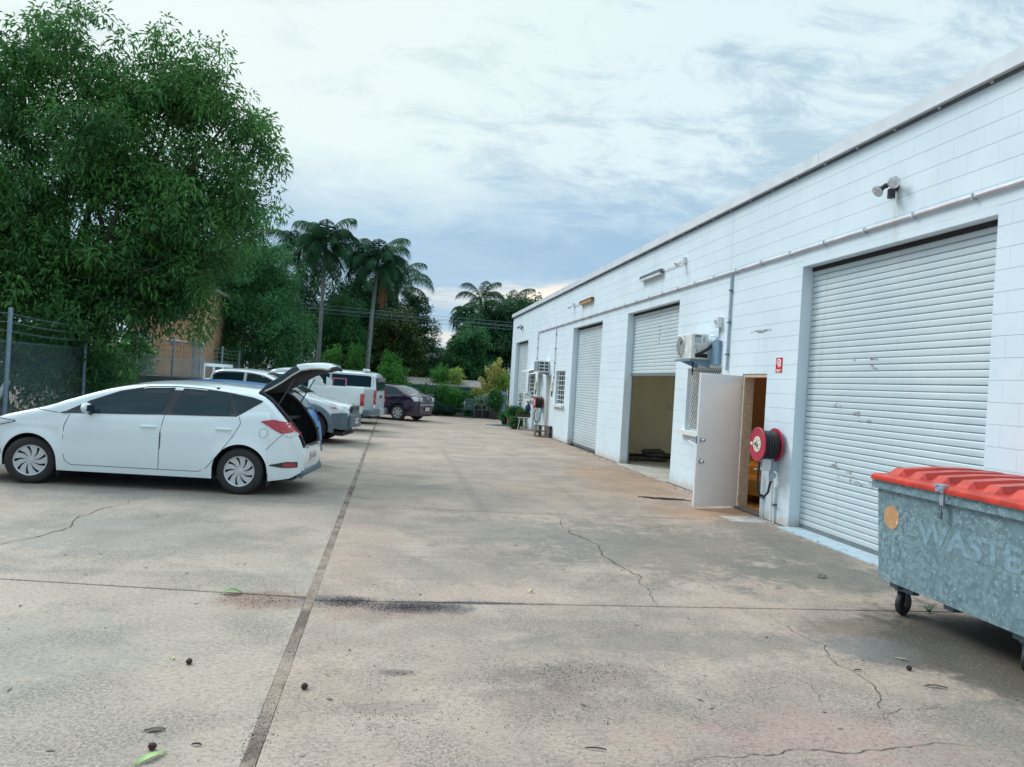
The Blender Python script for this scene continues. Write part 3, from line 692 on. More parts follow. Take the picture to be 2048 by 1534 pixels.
# ================================================================ WALL FIXTURES
# fire hose reel
def reel(y,z,xb,label,mirror=1,wheel_r=.235):
    t=thing('fire_hose_reel',label,'hose reel',(XW,y,z),0,'red fire hose reels on the wall')
    T=TR(-.06,0,0)@RY(-90)
    MB().lathe([(0,0),(wheel_r-.012,0),(wheel_r,-.004),(wheel_r,.012),(wheel_r-.012,.010),(0,.008)],40,T=T).build('back_disc',M['red'],t,smooth=40)
    prof=[(.09,.0)]
    nco=6; w=.24/nco
    co_=MB()
    pr=[]
    for i in range(nco):
        for a in range(7):
            th=math.pi*a/6; pr.append((.175+math.sin(th)*.02+(.004 if i%2 else 0),.015+i*w+w/2-math.cos(th)*w/2))
    co_.lathe(pr,36,T=T); co_.build('coiled_hose',M['black'],t,smooth=50)
    T2=TR(-.32,0,0)@RY(-90)
    MB().lathe([(0,-.004),(wheel_r-.012,-.004),(wheel_r,-.012),(wheel_r+.002,.0),(wheel_r-.01,.006),(wheel_r-.03,.0),(.12,.002),(0,.004)],40,T=T2).build('front_disc',M['red'],t,smooth=40)
    lab=MB().lathe([(0,.008),(.108,.007),(.11,.003)],32,T=T2).build('centre_label',M['cream'],t)
    dd=MB()
    for i in range(8): a=i*math.pi/4; dd.lathe([(0,.0105),(.009,.0095),(.01,.006)],8,T=T2@TR(.082*math.cos(a),.082*math.sin(a),0))
    for i,(u,v,w_) in enumerate([(-.03,.035,.05),(-.04,.0,.07),(-.035,-.03,.06),(.0,.05,.02)]): dd.box(v-.004,v+.004,u,u+w_,.0085,.0092,T=T2)
    dd.build('label_print',M['dark'],lab)
    MB().box(-.02,.02,.14,.20,.002,.004,T=T2).build('instruction_sticker',M['white_pl'],t)
    MB().lathe([(.03,-.01),(.03,.35)],12,T=TR(0,0,0)@RY(-90)).build('axle',M['galvpipe'],t)
    MB().box(-.09,-.005,-.03,.03,-.36,.1).build('bracket',M['galvpipe'],t)
    # feed loop and valve
    MB().tube([(-.28,-.02,-.24),(-.29,-.02,-.40),(-.28,0,-.62),(-.24,0,-.70),(-.17,0,-.72),(-.12,0,-.66),(-.09,0,-.50)],.018,10).build('feed_hose',M['black'],t,smooth=True)
    MB().tube([(-.09,0,-.50),(-.09,0,-.36)],[.03,.03],10).build('stop_valve',M['galvpipe'],t,smooth=40)
    v=MB().lathe([(.0,-.01),(.045,-.008),(.045,.008),(0,.01)],12,T=TR(-.09,-.05,-.42)@RX(90)).build('valve_wheel',M['galvpipe'],t)
    MB().tube([(-.34,0,-.345),(-.02,0,-.345)],.01,6).build('hose_guide',M['white_dirty'],t)
    MB().box(-.25,-.14,-.05,.05,-.36,-.20).build('nozzle_box',M['white_pl'],t)
    MB().tube([(-.05,.02,-.50),(-.05,.02,-z+.02)],.016,8).build('riser_pipe',M['white_pl'],t)
    return t
reel(10.02,1.08,5.36,'red fire hose reel between the open white door and the nearest roller door')
reel(27.05,1.12,5.36,'far red fire hose reel above the potted plants')
# sign
t=thing('fire_reel_sign','small red and white fire reel sign on the wall above the near reel','sign',(XW,10.14,2.20))
sr=mat('sign_red',(.62,.015,.03),.4); sw=mat('sign_white',(.8,.8,.8),.5)
MB().box(-.006,-.001,-.09,.09,-.105,.105).build('sign_plate',sr,t)
pic=MB(); pic.box(-.0078,-.0062,-.07,.07,-.045,.095); pic.build('picture_panel',sr,t)
pic=MB()
pic.lathe([(.028,.0),(.045,.0)],16,T=TR(-.0085,.02,.045)@RY(-90)); pic.lathe([(0,.0),(.014,.0)],12,T=TR(-.0085,.02,.045)@RY(-90))
pic.box(-.0088,-.0082,-.015,.01,-.03,.03); pic.box(-.0088,-.0082,-.055,-.03,-.02,.08); pic.box(-.0088,-.0082,-.03,.0,.075,.085)
pic.build('pictogram',sw,t)
def text3d(s,size,name,mt,parent,T,ext=.0008):
    cu=bpy.data.curves.new(name,'FONT'); cu.body=s; cu.size=size; cu.extrude=ext; cu.align_x='CENTER'; cu.align_y='CENTER'; cu.offset=size*.035
    ob=bpy.data.objects.new(name,cu); C.objects.link(ob); dg=bpy.context.evaluated_depsgraph_get(); me=bpy.data.meshes.new_from_object(ob.evaluated_get(dg)); bpy.data.objects.remove(ob)
    me.transform(T); me.materials.clear(); return link(name,me,mt,parent)
WT=lambda x,y,z:TR(x,y,z)@RZ(-90)@RX(90)   # text readable on a wall facing -X
text3d('FIRE HOSE',.030,'lettering',sw,t,WT(-.0085,0,-.072)); text3d('REEL',.030,'lettering',sw,t,WT(-.0085,0,-.094))
# air conditioner outdoor unit
t=thing('air_conditioner','white split air conditioner unit on a bracket above the meshed window','air conditioner',(0,0,0))
MB().bbox(4.99,5.29,12.50,13.20,2.335,2.76,.012).build('casing',M['white_dirty'],t)
MB().box(4.983,4.989,12.80,13.185,2.36,2.74).build('fan_panel',mat('fan_panel',(.55,.56,.52),.5),t)
T=TR(4.98,12.99,2.55)@RY(-90)
MB().lathe([(.165,.0),(.175,.012),(.185,.0)],36,T=T).build('fan_ring',M['white_dirty'],t,smooth=True)
MB().lathe([(0,-.002),(.165,-.002)],36,T=T).build('fan_cavity',mat('fan_dark',(.12,.14,.12),.7),t)
for k in range(11):
    y=-.15+k*.03; hh=math.sqrt(max(.0,.165**2-y*y)); MB().box(4.962,4.968,12.99+y-.003,12.99+y+.003,2.55-hh,2.55+hh).build('grille_bar',M['white_dirty'],t)
for k in range(3):
    MB().add([(0,-.02,.02),(.06,-.05,.15),(.0,.06,.15),(0,.03,.02)],[(0,1,2,3)],0,T@RZ(120*k)@RX(-90)@TR(0,0,0)).build('fan_blade',mat('fan_blade',(.30,.34,.30),.6),t)
for (a,b,c,d,mm_) in ((5.04,5.155,2.60,2.73,'a'),(5.04,5.16,2.705,2.735,'b'),(5.19,5.235,2.62,2.715,'a'),(5.03,5.11,2.52,2.57,'a')):
    MB().box(a,b,12.497-(.002 if mm_=='b' else 0),12.4985,c,d).build('data_label',mat('label_grey',(.42,.46,.50) if mm_=='a' else (.12,.15,.2),.6),t)
MB().box(5.06,5.28,12.493,12.499,2.355,2.42).build('valve_cover',M['dark'],t)
MB().tube([(5.10,12.48,2.40),(5.16,12.45,2.44),(5.24,12.40,2.50),(5.31,12.38,2.58)],.026,10).build('refrigerant_pipe',M['black'],t,smooth=True)
MB().tube([(5.08,12.47,2.38),(5.08,12.45,2.43),(5.06,12.46,2.50)],.006,6).build('cable',M['black'],t)
MB().box(5.30,5.355,12.10,12.42,2.24,2.64).build('pipe_duct',M['bluegrey'],t)
b_=MB(); b_.prism([(4.96,2.325),(5.35,2.325),(5.35,2.19),(5.33,2.19)],12.56,12.60); b_.prism([(4.96,2.325),(5.35,2.325),(5.35,2.19),(5.33,2.19)],13.08,13.12); b_.box(4.97,5.0,12.5,13.2,2.29,2.324)
b_.build('bracket',M['bluegrey'],t)
MB().tube([(5.12,12.72,2.33),(5.12,12.72,2.05)],.013,8).build('drain_pipe',M['black'],t)
MB().tube([(5.29,12.35,2.62),(5.33,12.30,2.66),(5.34,12.22,2.66),(5.34,12.19,2.78),(5.34,12.19,2.86)],.012,8).build('cable_conduit',M['galvpipe'],t,smooth=True)
MB().tube([(5.30,12.42,2.73),(5.33,12.32,2.73),(5.34,12.28,2.64)],.010,8).build('cable_conduit',M['galvpipe'],t,smooth=True)
t=thing('isolator_switch','grey weatherproof isolator switch box right of the air conditioner','switch box',(5.36,12.19,2.95))
MB().bbox(-.09,-.001,-.07,.07,-.09,.09,.01).build('box',M['white_pl'],t); MB().box(-.125,-.09,-.015,.03,-.02,.03).build('switch_lever',M['white_dirty'],t)
# old window air conditioner near the far doors
t=thing('air_conditioner','old box air conditioner jutting out above the far doors','air conditioner',(0,0,0))
MB().bbox(4.92,5.35,26.30,26.90,2.20,2.60,.008).build('casing',M['white_pl'],t)
for i in range(3):
    for a,b in ((5.0,5.155),(5.19,5.31)): MB().box(a,b,26.290,26.297,2.245+i*.115,2.325+i*.115).build('louvre',mat('louvre_dark',(.04,.06,.09),.5),t)
MB().box(4.915,4.919,26.34,26.86,2.23,2.57).build('grille',mat('grille_grey',(.2,.26,.30),.6),t)
MB().box(4.93,4.97,26.290,26.297,2.24,2.56).build('louvre',M['trim_grey'],t)
MB().prism([(4.98,2.195),(5.35,2.195),(5.35,2.10),(5.33,2.10)],26.4,26.44).build('bracket',M['bluegrey'],t)
# pipes and conduits
tag_p=thing('water_pipe','long copper coloured pipe clipped along the wall above the roller doors','pipe',(0,0,0))
MB().tube([(XW-.03,Y0,3.74),(XW-.03,5,3.745),(XW-.03,12,3.735),(XW-.03,20,3.745),(XW-.03,28.6,3.745),(XW-.03,28.63,3.70)],.021,10).build('pipe',mat('copper_pipe',(.58,.55,.57),.45,.1,.15,3),tag_p,smooth=True)
y=.6
while y<28.5:
    MB().box(XW-.056,XW-.001,y-.009,y+.009,3.71,3.770).build('pipe_clip',M['galvpipe'],tag_p); y+=.85
def conduit(y,z0,z1,label,m_,r=.017,clips=3):
    t=thing('conduit',label,'conduit',(0,0,0),0,'vertical conduits on the wall')
    MB().tube([(XW-.025,y,z0),(XW-.025,y,z1)],r,8).build('tube',m_,t,smooth=True)
    for i in range(clips):
        z=z0+(z1-z0)*(i+.5)/clips; MB().box(XW-.05,XW-.001,y-.03,y+.03,z-.014,z+.014).build('saddle_clip',M['trim_grey'],t)
conduit(11.82,2.14,3.70,'vertical galvanised conduit rising from the office door to the long pipe',M['galvpipe'],.02)
conduit(28.63,2.55,3.70,'thin vertical conduit above the teal door',M['galvpipe'],.012)
conduit(25.35,1.80,3.72,'thin vertical conduit left of the curtained window',M['galvpipe'],.012,4)
conduit(10.0,0.0,.50,'short grey pipe rising beside the near hose reel feed',M['white_dirty'],.012,1)
conduit(10.35,.0,.6,'thin rusty pipe foot beside the office door',M['white_dirty'],.009,1)
# meters
for (y,z,l) in ((25.55,1.72,'small cream meter box left of the curtained window'),(28.55,1.72,'small cream meter box beside the teal door')):
    t=thing('meter_box',l,'meter box',(XW,y,z)); MB().bbox(-.06,-.001,-.09,.09,-.16,.16,.006).build('box',M['cream'],t); MB().tube([(-.03,0,-.16),(-.03,0,-.34)],.02,6).build('cable',M['dark'],t); MB().box(-.064,-.0605,-.05,.05,-.04,.05).build('cover',M['white_dirty'],t)
# fluorescent battens with small spot lamps
def batten(y0,y1,z,ylamp,label,mt):
    t=thing('batten_light',label,'light',(XW,(y0+y1)/2,z),0,'fluorescent battens high on the wall'); h=(y1-y0)/2
    MB().bbox(-.09,-.001,-h,h,-.01,.06,.006).build('body',M['rust'] if mt=='r' else M['trim_grey'],t)
    MB().bbox(-.10,-.02,-h+.03,h-.03,-.05,-.011,.01).build('diffuser',M['warmlens'] if mt=='r' else M['white_dirty'],t)
    yl=ylamp-(y0+y1)/2
    MB().tube([(-.03,-h if yl<0 else h,.02),(-.03,yl,.02)],.009,6).build('conduit',M['white_dirty'],t)
    l=thing('spot_lamp','small white spot lamp beside the '+label,'lamp',(XW,ylamp,z),0,'small white spot lamps')
    MB().box(-.07,-.001,-.05,.05,.0,.11).build('junction_box',M['white_pl'],l)
    MB().lathe([(.02,.0),(.035,-.05),(.062,-.11),(.058,-.115),(0,-.10)],14,T=TR(-.09,.02,.03)@RY(50)).build('lamp_head',M['white_pl'],l,smooth=40)
batten(15.13,16.48,4.20,13.97,'grey batten light above the half raised door','g')
batten(20.7,22.09,4.20,23.04,'rusty orange batten light above the third roller door','r')
# flood lights
def flood(y,z,label,s=1.0):
    t=thing('floodlight',label,'floodlight',(XW,y,z),0,'black twin floodlights'); t.scale=(.82,.82,.82)
    MB().lathe([(0,.05),(.05,.05),(.055,0)],14,T=RY(-90)@TR(0,0,0)).build('mount',M['blackp'],t)
    MB().tube([(-.05,0,.0),(-.10,0,.03),(-.13,.05,.0)],.024,8).build('arm',M['blackp'],t,smooth=True)
    MB().bbox(-.12,-.04,-.04,.04,-.16,-.03,.01).build('sensor',M['blackp'],t)
    for (p,dd) in (((-.10,-.03,.04),(-.40,-.9,-.22)),((-.16,.05,.0),(-.80,-.15,-.6))):
        T=TR(*p)@Vector(dd).to_track_quat('Z','Y').to_matrix().to_4x4()
        hd=MB().lathe([(0,-.05),(.03,-.05),(.034,.06),(.075,.12),(.08,.135)],20,T=T).build('lamp_head',M['blackp'],t,smooth=40)
        MB().lathe([(.08,.134),(.072,.142),(.04,.15),(0,.152)],20,T=T).build('lens',M['clear_lamp'],hd,smooth=True)
flood(7.75,4.13,'black twin floodlight above the nearest roller door')
flood(32.5,4.20,'black floodlight high near the far corner of the warehouse')
# ================================================================ WASTE BIN
t=thing('waste_bin','galvanised steel waste bin on castors with ridged red lid','bin',(4.12,5.9,0))
# local: x 0..1.25 toward wall, y 0..-2.1 toward camera
BL=2.05; BW=1.12
body=[(0,0,.27),(BW,0,.27),(BW,-BL,.27),(0,-BL,.27),(-.03,.03,1.02),(BW+.03,.03,1.02),(BW+.03,-BL-.03,1.02),(-.03,-BL-.03,1.02)]
MB().add(body,[(0,1,2,3),(0,4,5,1),(1,5,6,2),(2,6,7,3),(3,7,4,0)]).build('body',M['galv'],t)
rim=MB(); o=.065
rim.box(-o,-.031,-BL-o,o,1.02,1.105); rim.box(BW+.031,BW+o,-BL-o,o,1.02,1.105); rim.box(-.03,BW+.03,.031,o,1.02,1.105); rim.box(-.03,BW+.03,-BL-o,-BL-.031,1.02,1.105)
rim.box(-.03,BW+.03,-BL-.03,.03,1.07,1.085); rim.build('rim',M['galv'],t)
rim=MB(); rim.box(-.012,.0,-.06,-.01,.62,.90); rim.box(-.018,-.0125,-.03,-.015,.60,.92); rim.build('corner_plate',M['galv'],t)
rim=MB(); rim.box(-.001,.02,-.36,-.352,.28,.45); rim.build('weld_seam',M['trim_grey'],t)
# lid: rim lip plus ribs
ld_=MB()
ly0,ly1=-BL-.05,.05
prof=[(-.085,1.10),(-.09,1.125),(-.075,1.145),(-.02,1.155)]
nx=14
rows=[]
ys_=[]
y=ly1
nr=8; pitch=(ly1-ly0-.1)/nr
for i in range(nr):
    b=ly1-.05-i*pitch
    ys_+=[(b,0),(b-pitch*.09,1),(b-pitch*.50,1),(b-pitch*.60,0)]
ys_=[(ly1,-1)]+ys_+[(ly0,-1)]
xs=[-.09,-.085,-.06,-.02,.03,.085,.4,.7,1.0,1.12,1.17]
for y,k in ys_:
    row=[]
    for x in xs:
        z={-.09:1.105,-.085:1.125,-.06:1.14,-.02:1.142}.get(x,1.142+.035*math.sin(math.pi*min(1,max(0,(x-.05)/1.1))))
        if k==1 and .05<x<1.1: z+=.05
        if k==-1: z=min(z,1.15)
        row.append((x,y,z))
    rows.append(row)
lid=ld_.grid(rows).build('lid',M['binlid'],t,smooth=25)
mm=MB(); mm.box(-.088,1.17,ly0+.004,ly0+.008,1.09,1.15); mm.box(-.0885,-.082,ly0,ly1,1.092,1.106); mm.build('lid_lip',M['binlid'],t)
# latch chain and padlock
m_=MB(); m_.box(-.075,-.067,-.80,-.76,.98,1.10); m_.box(-.10,-.05,-.82,-.74,1.10,1.155)
for i in range(5): m_.lathe([(.010,-.003),(.016,0),(.010,.003)],8,T=TR(-.105,-.74-.02*i,1.15-.012*i)@RX(90*(i%2)))
m_.build('latch',M['galvpipe'],t)
m_=MB(); m_.bbox(-.088,-.068,-.80,-.76,.90,.955,.004); m_.tube([(-.078,-.79,.95),(-.078,-.79,1.0),(-.078,-.77,1.0),(-.078,-.77,.95)],.004,6); m_.build('padlock',M['trim_grey'],t)
MB().lathe([(0,.002),(.095,.002),(.095,0)],32,T=TR(-.0225,-.155,.80)@RY(-92.3)).build('round_sticker',M['sticker'],t)
tt=text3d('WASTE',.235,'lettering',M['stencil'],t,TR(-.0205,-.98,.74)@RY(-2.3)@RZ(-90)@RX(90)@Matrix.Scale(1.30,4,(1,0,0)),.0004)
# undercarriage
m_=MB()
for y in (-.12,-.75,-1.4,-1.95): m_.box(.06,BW-.06,y-.05,y+.05,.215,.268)
m_.box(.10,.16,-.3,-.05,.20,.26); m_.build('underframe',M['trim_grey'],t)
for (x,y) in ((.14,-.14),(BW-.16,-.14),(.14,-1.42),(BW-.16,-1.42)):
    w=MB().lathe([(0,-.025),(.05,-.025),(.088,-.022),(.095,-.012),(.095,.012),(.088,.022),(.05,.025),(0,.025)],24,T=TR(x,y,.095)@RZ(25)@RX(90)).build('castor_wheel',M['black'],t,smooth=40)
    MB().lathe([(0,-.03),(.035,-.03),(.035,.03),(0,.03)],14,T=TR(x,y,.095)@RZ(25)@RX(90)).build('hub',M['rust'],w)
    f=MB(); 
    for s in (-.036,.036): f.box(-.03,.035,s-.004,s+.004,.08,.20,T=TR(x,y,0)@RZ(25))
    f.box(-.05,.06,-.05,.05,.196,.214,T=TR(x,y,0)@RZ(25)); f.build('castor_fork',M['trim_grey'],w)
# ================================================================ VEHICLES
def resample(P,step=.045):
    # smooth (chaikin twice) then resample
    for _ in range(2):
        Q=[P[0]]
        for a,b in zip(P[:-1],P[1:]): Q+=[tuple(.75*u+.25*v for u,v in zip(a,b)),tuple(.25*u+.75*v for u,v in zip(a,b))]
        P=Q+[P[-1]]
    out=[P[0]]; acc=0
    for a,b in zip(P[:-1],P[1:]):
        d=math.dist(a[:2],b[:2]); acc+=d
        if acc>=step: out.append(b); acc=0
    if out[-1]!=P[-1]: out.append(P[-1])
    return out
class Car:
    def __init__(s,label,name,cat,A,ang,hw,prof,wk,belt,tumb,bot,axles,wr,archr,rc=.11,crown=.05,paint=None,group='parked cars along the left of the yard'):
        # A = near side ground point at rear axle
        a=R(ang); n=Vector((math.sin(a),math.cos(a),0))
        p=Vector((A[0],A[1],0))+n*hw
        s.t=thing(name,label,cat,p,math.pi-a,group); s.hw=hw; s.prof=prof; s.wk=wk; s.beltk=belt; s.tumb=tumb; s.bot=bot; s.ax=axles; s.wr=wr; s.ar=archr; s.rc=rc; s.cr=crown; s.paint=paint
        s.pr=resample(prof); s.px=[q[0] for q in s.pr]; s.pz=[q[1] for q in s.pr]
    def W(s,x): return float(np.interp(x,[k[0] for k in s.wk],[k[1] for k in s.wk]))*s.hw
    def belt(s,x): return float(np.interp(x,[k[0] for k in s.beltk],[k[1] for k in s.beltk]))
    def top(s,x): return float(np.interp(x,s.px,s.pz))
    def zb(s,x):
        z=float(np.interp(x,[k[0] for k in s.bot],[k[1] for k in s.bot]))
        for a in s.ax:
            d=abs(x-a)
            if d<s.ar: z=max(z,s.wr+math.sqrt(s.ar**2-d*d))
        return z
    def rcs(s,x,zt): return min(s.rc,max(.02,(zt-s.zb(x))*.3))
    def ze(s,x,zt): return max(s.zb(x)+.01,zt-s.cr-s.rcs(x,zt))
    def side(s,x,z):
        w=s.W(x); bl=s.belt(x); q=min(z,bl); y=w-.045*((q-.60)/.45)**2*(1 if q<.6 else .7)
        # swage line
        y+=.006*math.exp(-((q-.80)/.03)**2)
        if z>bl: y-=(z-bl)*s.tumb+.010*min(1,(z-bl)/.02)
        # flares
        for a in s.ax:
            d=math.hypot(x-a,z-s.wr); 
            if z<s.belt(x): y+=.022*math.exp(-((d-s.ar)/.075)**2)
        return y
    def ys(s,x,z):
        zt=s.top(x); ze=s.ze(x,zt)
        if z<=ze: return s.side(x,z)
        rc=s.rcs(x,zt); yl=s.side(x,ze); k=min(1,(z-ze)/rc); return yl-rc+rc*math.sqrt(max(0,1-k*k))
    def section(s,x,zt):
        zb=s.zb(x); ze=s.ze(x,zt); rc=s.rcs(x,zt); bl=s.belt(x)
        if ze>bl+.03 and zb<bl-.05: zs=[zb+(bl-zb)*i/8 for i in range(9)]+[bl+.02]+[bl+.02+(ze-bl-.02)*i/4 for i in range(1,5)]
        else: zs=[zb+(ze-zb)*i/13 for i in range(14)]
        pts=[(s.side(x,z),z) for z in zs]; yl=s.side(x,ze); rc=min(rc,yl*.9)
        for a in range(1,6):
            t=R(18*a); pts.append((yl-rc+rc*math.cos(t),ze+rc*math.sin(t)))
        yr=yl-rc; cr=zt-ze-rc
        for k in range(1,6):
            y=yr*(1-k/5); pts.append((y,ze+rc+cr*(1-(y/max(yr,.01))**2)))
        return pts
    def stations(s):
        st=list(s.pr)
        for a in s.ax:
            for k in range(0,25):
                x=a+s.ar*math.cos(math.pi*k/24)
                st.append((x,s.top(x)))
            st+= [(a-s.ar-.004,s.top(a-s.ar-.004)),(a+s.ar+.004,s.top(a+s.ar+.004))]
        i0=[i for i in range(len(s.pr))]
        # keep vertical parts of the profile in order: sort by x, stable by profile order
        base=[(q[0],q[1],j) for j,q in enumerate(s.pr)]
        extra=[]
        for q in st[len(s.pr):]:
            j=float(np.interp(q[0],s.px,range(len(s.px)))); extra.append((q[0],q[1],j))
        return [(q[0],q[1]) for q in sorted(base+extra,key=lambda q:q[2])]
    def body(s,skip=None):
        m=MB(); rows=[]; xs=[]
        for x,zt in s.stations():
            p=s.section(x,zt); rows.append([(x,y,z) for y,z in p]+[(x,-y,z) for y,z in reversed(p[:-1])]); xs.append(x)
        n=len(rows[0]); V=[q for r in rows for q in r]; F=[]
        for i in range(len(rows)-1):
            for k in range(n-1):
                a,b,c,d=i*n+k,i*n+k+1,(i+1)*n+k+1,(i+1)*n+k
                if skip and skip([V[j] for j in (a,b,c,d)],k,n): continue
                F.append((a,d,c,b))
        F.append(tuple(range(n))); 
        F.append(tuple(reversed(range((len(rows)-1)*n,len(rows)*n))))
        m.add(V,F); s.bo=m.build('body',s.paint,s.t,smooth=38)
        # wheel housings and floor
        h=MB()
        for a in s.ax:
            for sg in (1,-1):
                r=[]
                for k in range(17):
                    th=math.pi*k/16; x=a+(s.ar-.002)*math.cos(th); z=s.wr+(s.ar-.002)*math.sin(th); r.append([(x,sg*(s.ys(x,z+.02)-.012),z),(x,sg*.42,z)])
                h.grid(r)
        x0,x1=s.px[0]+.12,s.px[-1]-.12
        cuts=[x0]+sum([[a-s.ar-.005,a+s.ar+.005] for a in sorted(s.ax)],[])+[x1]
        for k in range(0,len(cuts)-1,2):
            c,d=cuts[k],cuts[k+1]; w=min(s.W(c+.02),s.W(d-.02))-.09; h.box(c,d,-w,w,.20,.30)
        h.box(x0,x1,-.42,.42,.24,.5)
        h.build('underbody',M['black'],s.t)
    def patch(s,name,top,bot,off,mt,parent=None,sides=(1,-1),nx=26,nz=5,label=None):
        # top, bot: polylines (x,z), same x range
        x0,x1=top[0][0],top[-1][0]; res=None
        tx=sorted({x0+(x1-x0)*i/nx for i in range(nx+1)}|{p[0] for p in top if x0<=p[0]<=x1}|{p[0] for p in bot if x0<=p[0]<=x1})
        for sg in sides:
            rows=[]
            for x in tx:
                zt=float(np.interp(x,[p[0] for p in top],[p[1] for p in top])); zb=float(np.interp(x,[p[0] for p in bot],[p[1] for p in bot]))
                zt=min(zt,s.top(x)-.004)
                rows.append([(x,sg*(s.ys(x,zb+(zt-zb)*j/nz)+off),zb+(zt-zb)*j/nz) for j in range(nz+1)])
            if sg==1: rows=[list(reversed(r)) for r in rows]
            o=MB().grid(rows).build(name,mt,parent or s.t,smooth=True)
            if label: o['label']=label
            if res is None: res=o
        return res
    def toppatch(s,name,x0,x1,k0,k1,off,mt,n=12,parent=None):
        rows=[]
        xs=[x0+(x1-x0)*i/n for i in range(n+1)]
        for i,x in enumerate(xs):
            zt=s.top(x); ze=s.ze(x,zt); rc=s.rcs(x,zt); yl=s.side(x,ze); yr=yl-rc; cr=zt-ze-rc; k=k0+(k1-k0)*i/n
            sl=(s.top(x+.02)-s.top(x-.02))/.04; nrm=Vector((-sl,0,1)).normalized()*off
            rows.append([(x+nrm.x,yr*k*j/5,ze+rc+cr*(1-(j/5*k)**2)+nrm.z) for j in range(-5,6)])
        return MB().grid(rows).build(name,mt,parent or s.t,smooth=True)
    def seams(s,lines,w=.0035,name='panel_gap'):
        m=MB()
        for ln in lines:
            P=[]
            for a,b in zip(ln[:-1],ln[1:]):
                k=max(1,int(math.dist(a,b)/.04)); P+=[(a[0]+(b[0]-a[0])*i/k,a[1]+(b[1]-a[1])*i/k) for i in range(k)]
            P.append(ln[-1])
            for sg in (1,-1):
                rows=[]
                for i,p in enumerate(P):
                    q=P[min(i+1,len(P)-1)]; r=P[max(i-1,0)]; d=Vector((q[0]-r[0],q[1]-r[1])).normalized(); nx,nz=-d.y*w,d.x*w
                    rows.append([(p[0]+nx,sg*(s.ys(p[0]+nx,p[1]+nz)+.0022),p[1]+nz),(p[0]-nx,sg*(s.ys(p[0]-nx,p[1]-nz)+.0022),p[1]-nz)])
                m.grid(rows)
        m.build(name,M['gap'],s.t)
    def box(s,name,mt,*a,b=.01,parent=None,smooth=False):
        return MB().bbox(*a,b).build(name,mt,parent or s.t)
def wheel(parent,x,y,r,w,style,steer=0,sg=1):
    T=TR(x,y,r)@RZ(steer)@RX(-90*sg)          # local +Z = outward
    rr=r*.655
    ty=MB().lathe([(rr,-w/2),(r-.03,-w/2+.002),(r-.008,-w/2+.02),(r,-w/2+.04),(r,w/2-.04),(r-.008,w/2-.02),(r-.03,w/2-.004),(rr+.02,w/2+.004),(rr,w/2-.006),(rr-.01,w/2-.03)],48,T=T).build('wheel',M['tyre'],parent,smooth=35)
    rim=MB()
    rim.lathe([(rr+.002,w/2-.008),(rr-.004,w/2+.001),(rr-.018,w/2-.004),(rr-.022,w/2-.02)],48,T=T)
    rim.lathe([(0,w/2-.004),(.045,w/2-.008),(.058,w/2-.022)],20,T=T)
    n,ta,tb,sw=style
    for k in range(n):
        a=2*math.pi*k/n
        def pt(rad,th,h): return (rad*math.cos(a+th),rad*math.sin(a+th),h)
        h0,h1=w/2-.012,w/2-.010
        ri=.05; ro=rr-.012
        da=sw[0]/ri; db=sw[1]/ro
        V=[pt(ri,ta-da/2,h0),pt(ri,ta+da/2,h0),pt(ro,tb+db/2,h1),pt(ro,tb-db/2,h1),pt((ri+ro)/2,(ta+tb)/2+.5*(da*ri+db*ro)/(ri+ro),h0-.002),pt((ri+ro)/2,(ta+tb)/2-.5*(da*ri+db*ro)/(ri+ro),h0-.002)]
        W_=[(p[0],p[1],p[2]-.03) for p in V]
        rim.add(V+W_,[(0,1,4,5),(5,4,2,3),(0,5,11,6),(5,3,9,11),(1,7,10,4),(4,10,8,2)],0,T)
    ri_=rim.build('rim',M['silver'],ty,smooth=25)
    MB().lathe([(0,w/2-.055),(rr-.012,w/2-.05)],32,T=T).build('brake',M['black'],ty)
    return ty
def plate(c,x,y,z,nx,w=.37,h=.13,yaw=0,pitch=0,label=None):
    T=TR(x,y,z)@RZ(yaw)@RY(pitch)
    p=MB().box(-.004,.004,-w/2,w/2,-h/2,h/2,T=T).build('number_plate',M['plate'],c.t)
    m=MB()
    for i in range(6):
        yy=-w*.38+w*.76*i/5
        s_=.0055 if nx>0 else -.0055
        m.box(min(s_*.8,s_),max(s_*.8,s_),yy-.012,yy+.012,-.035,.035,T=T)
    m.build('plate_characters',M['plate_red'],p); return p
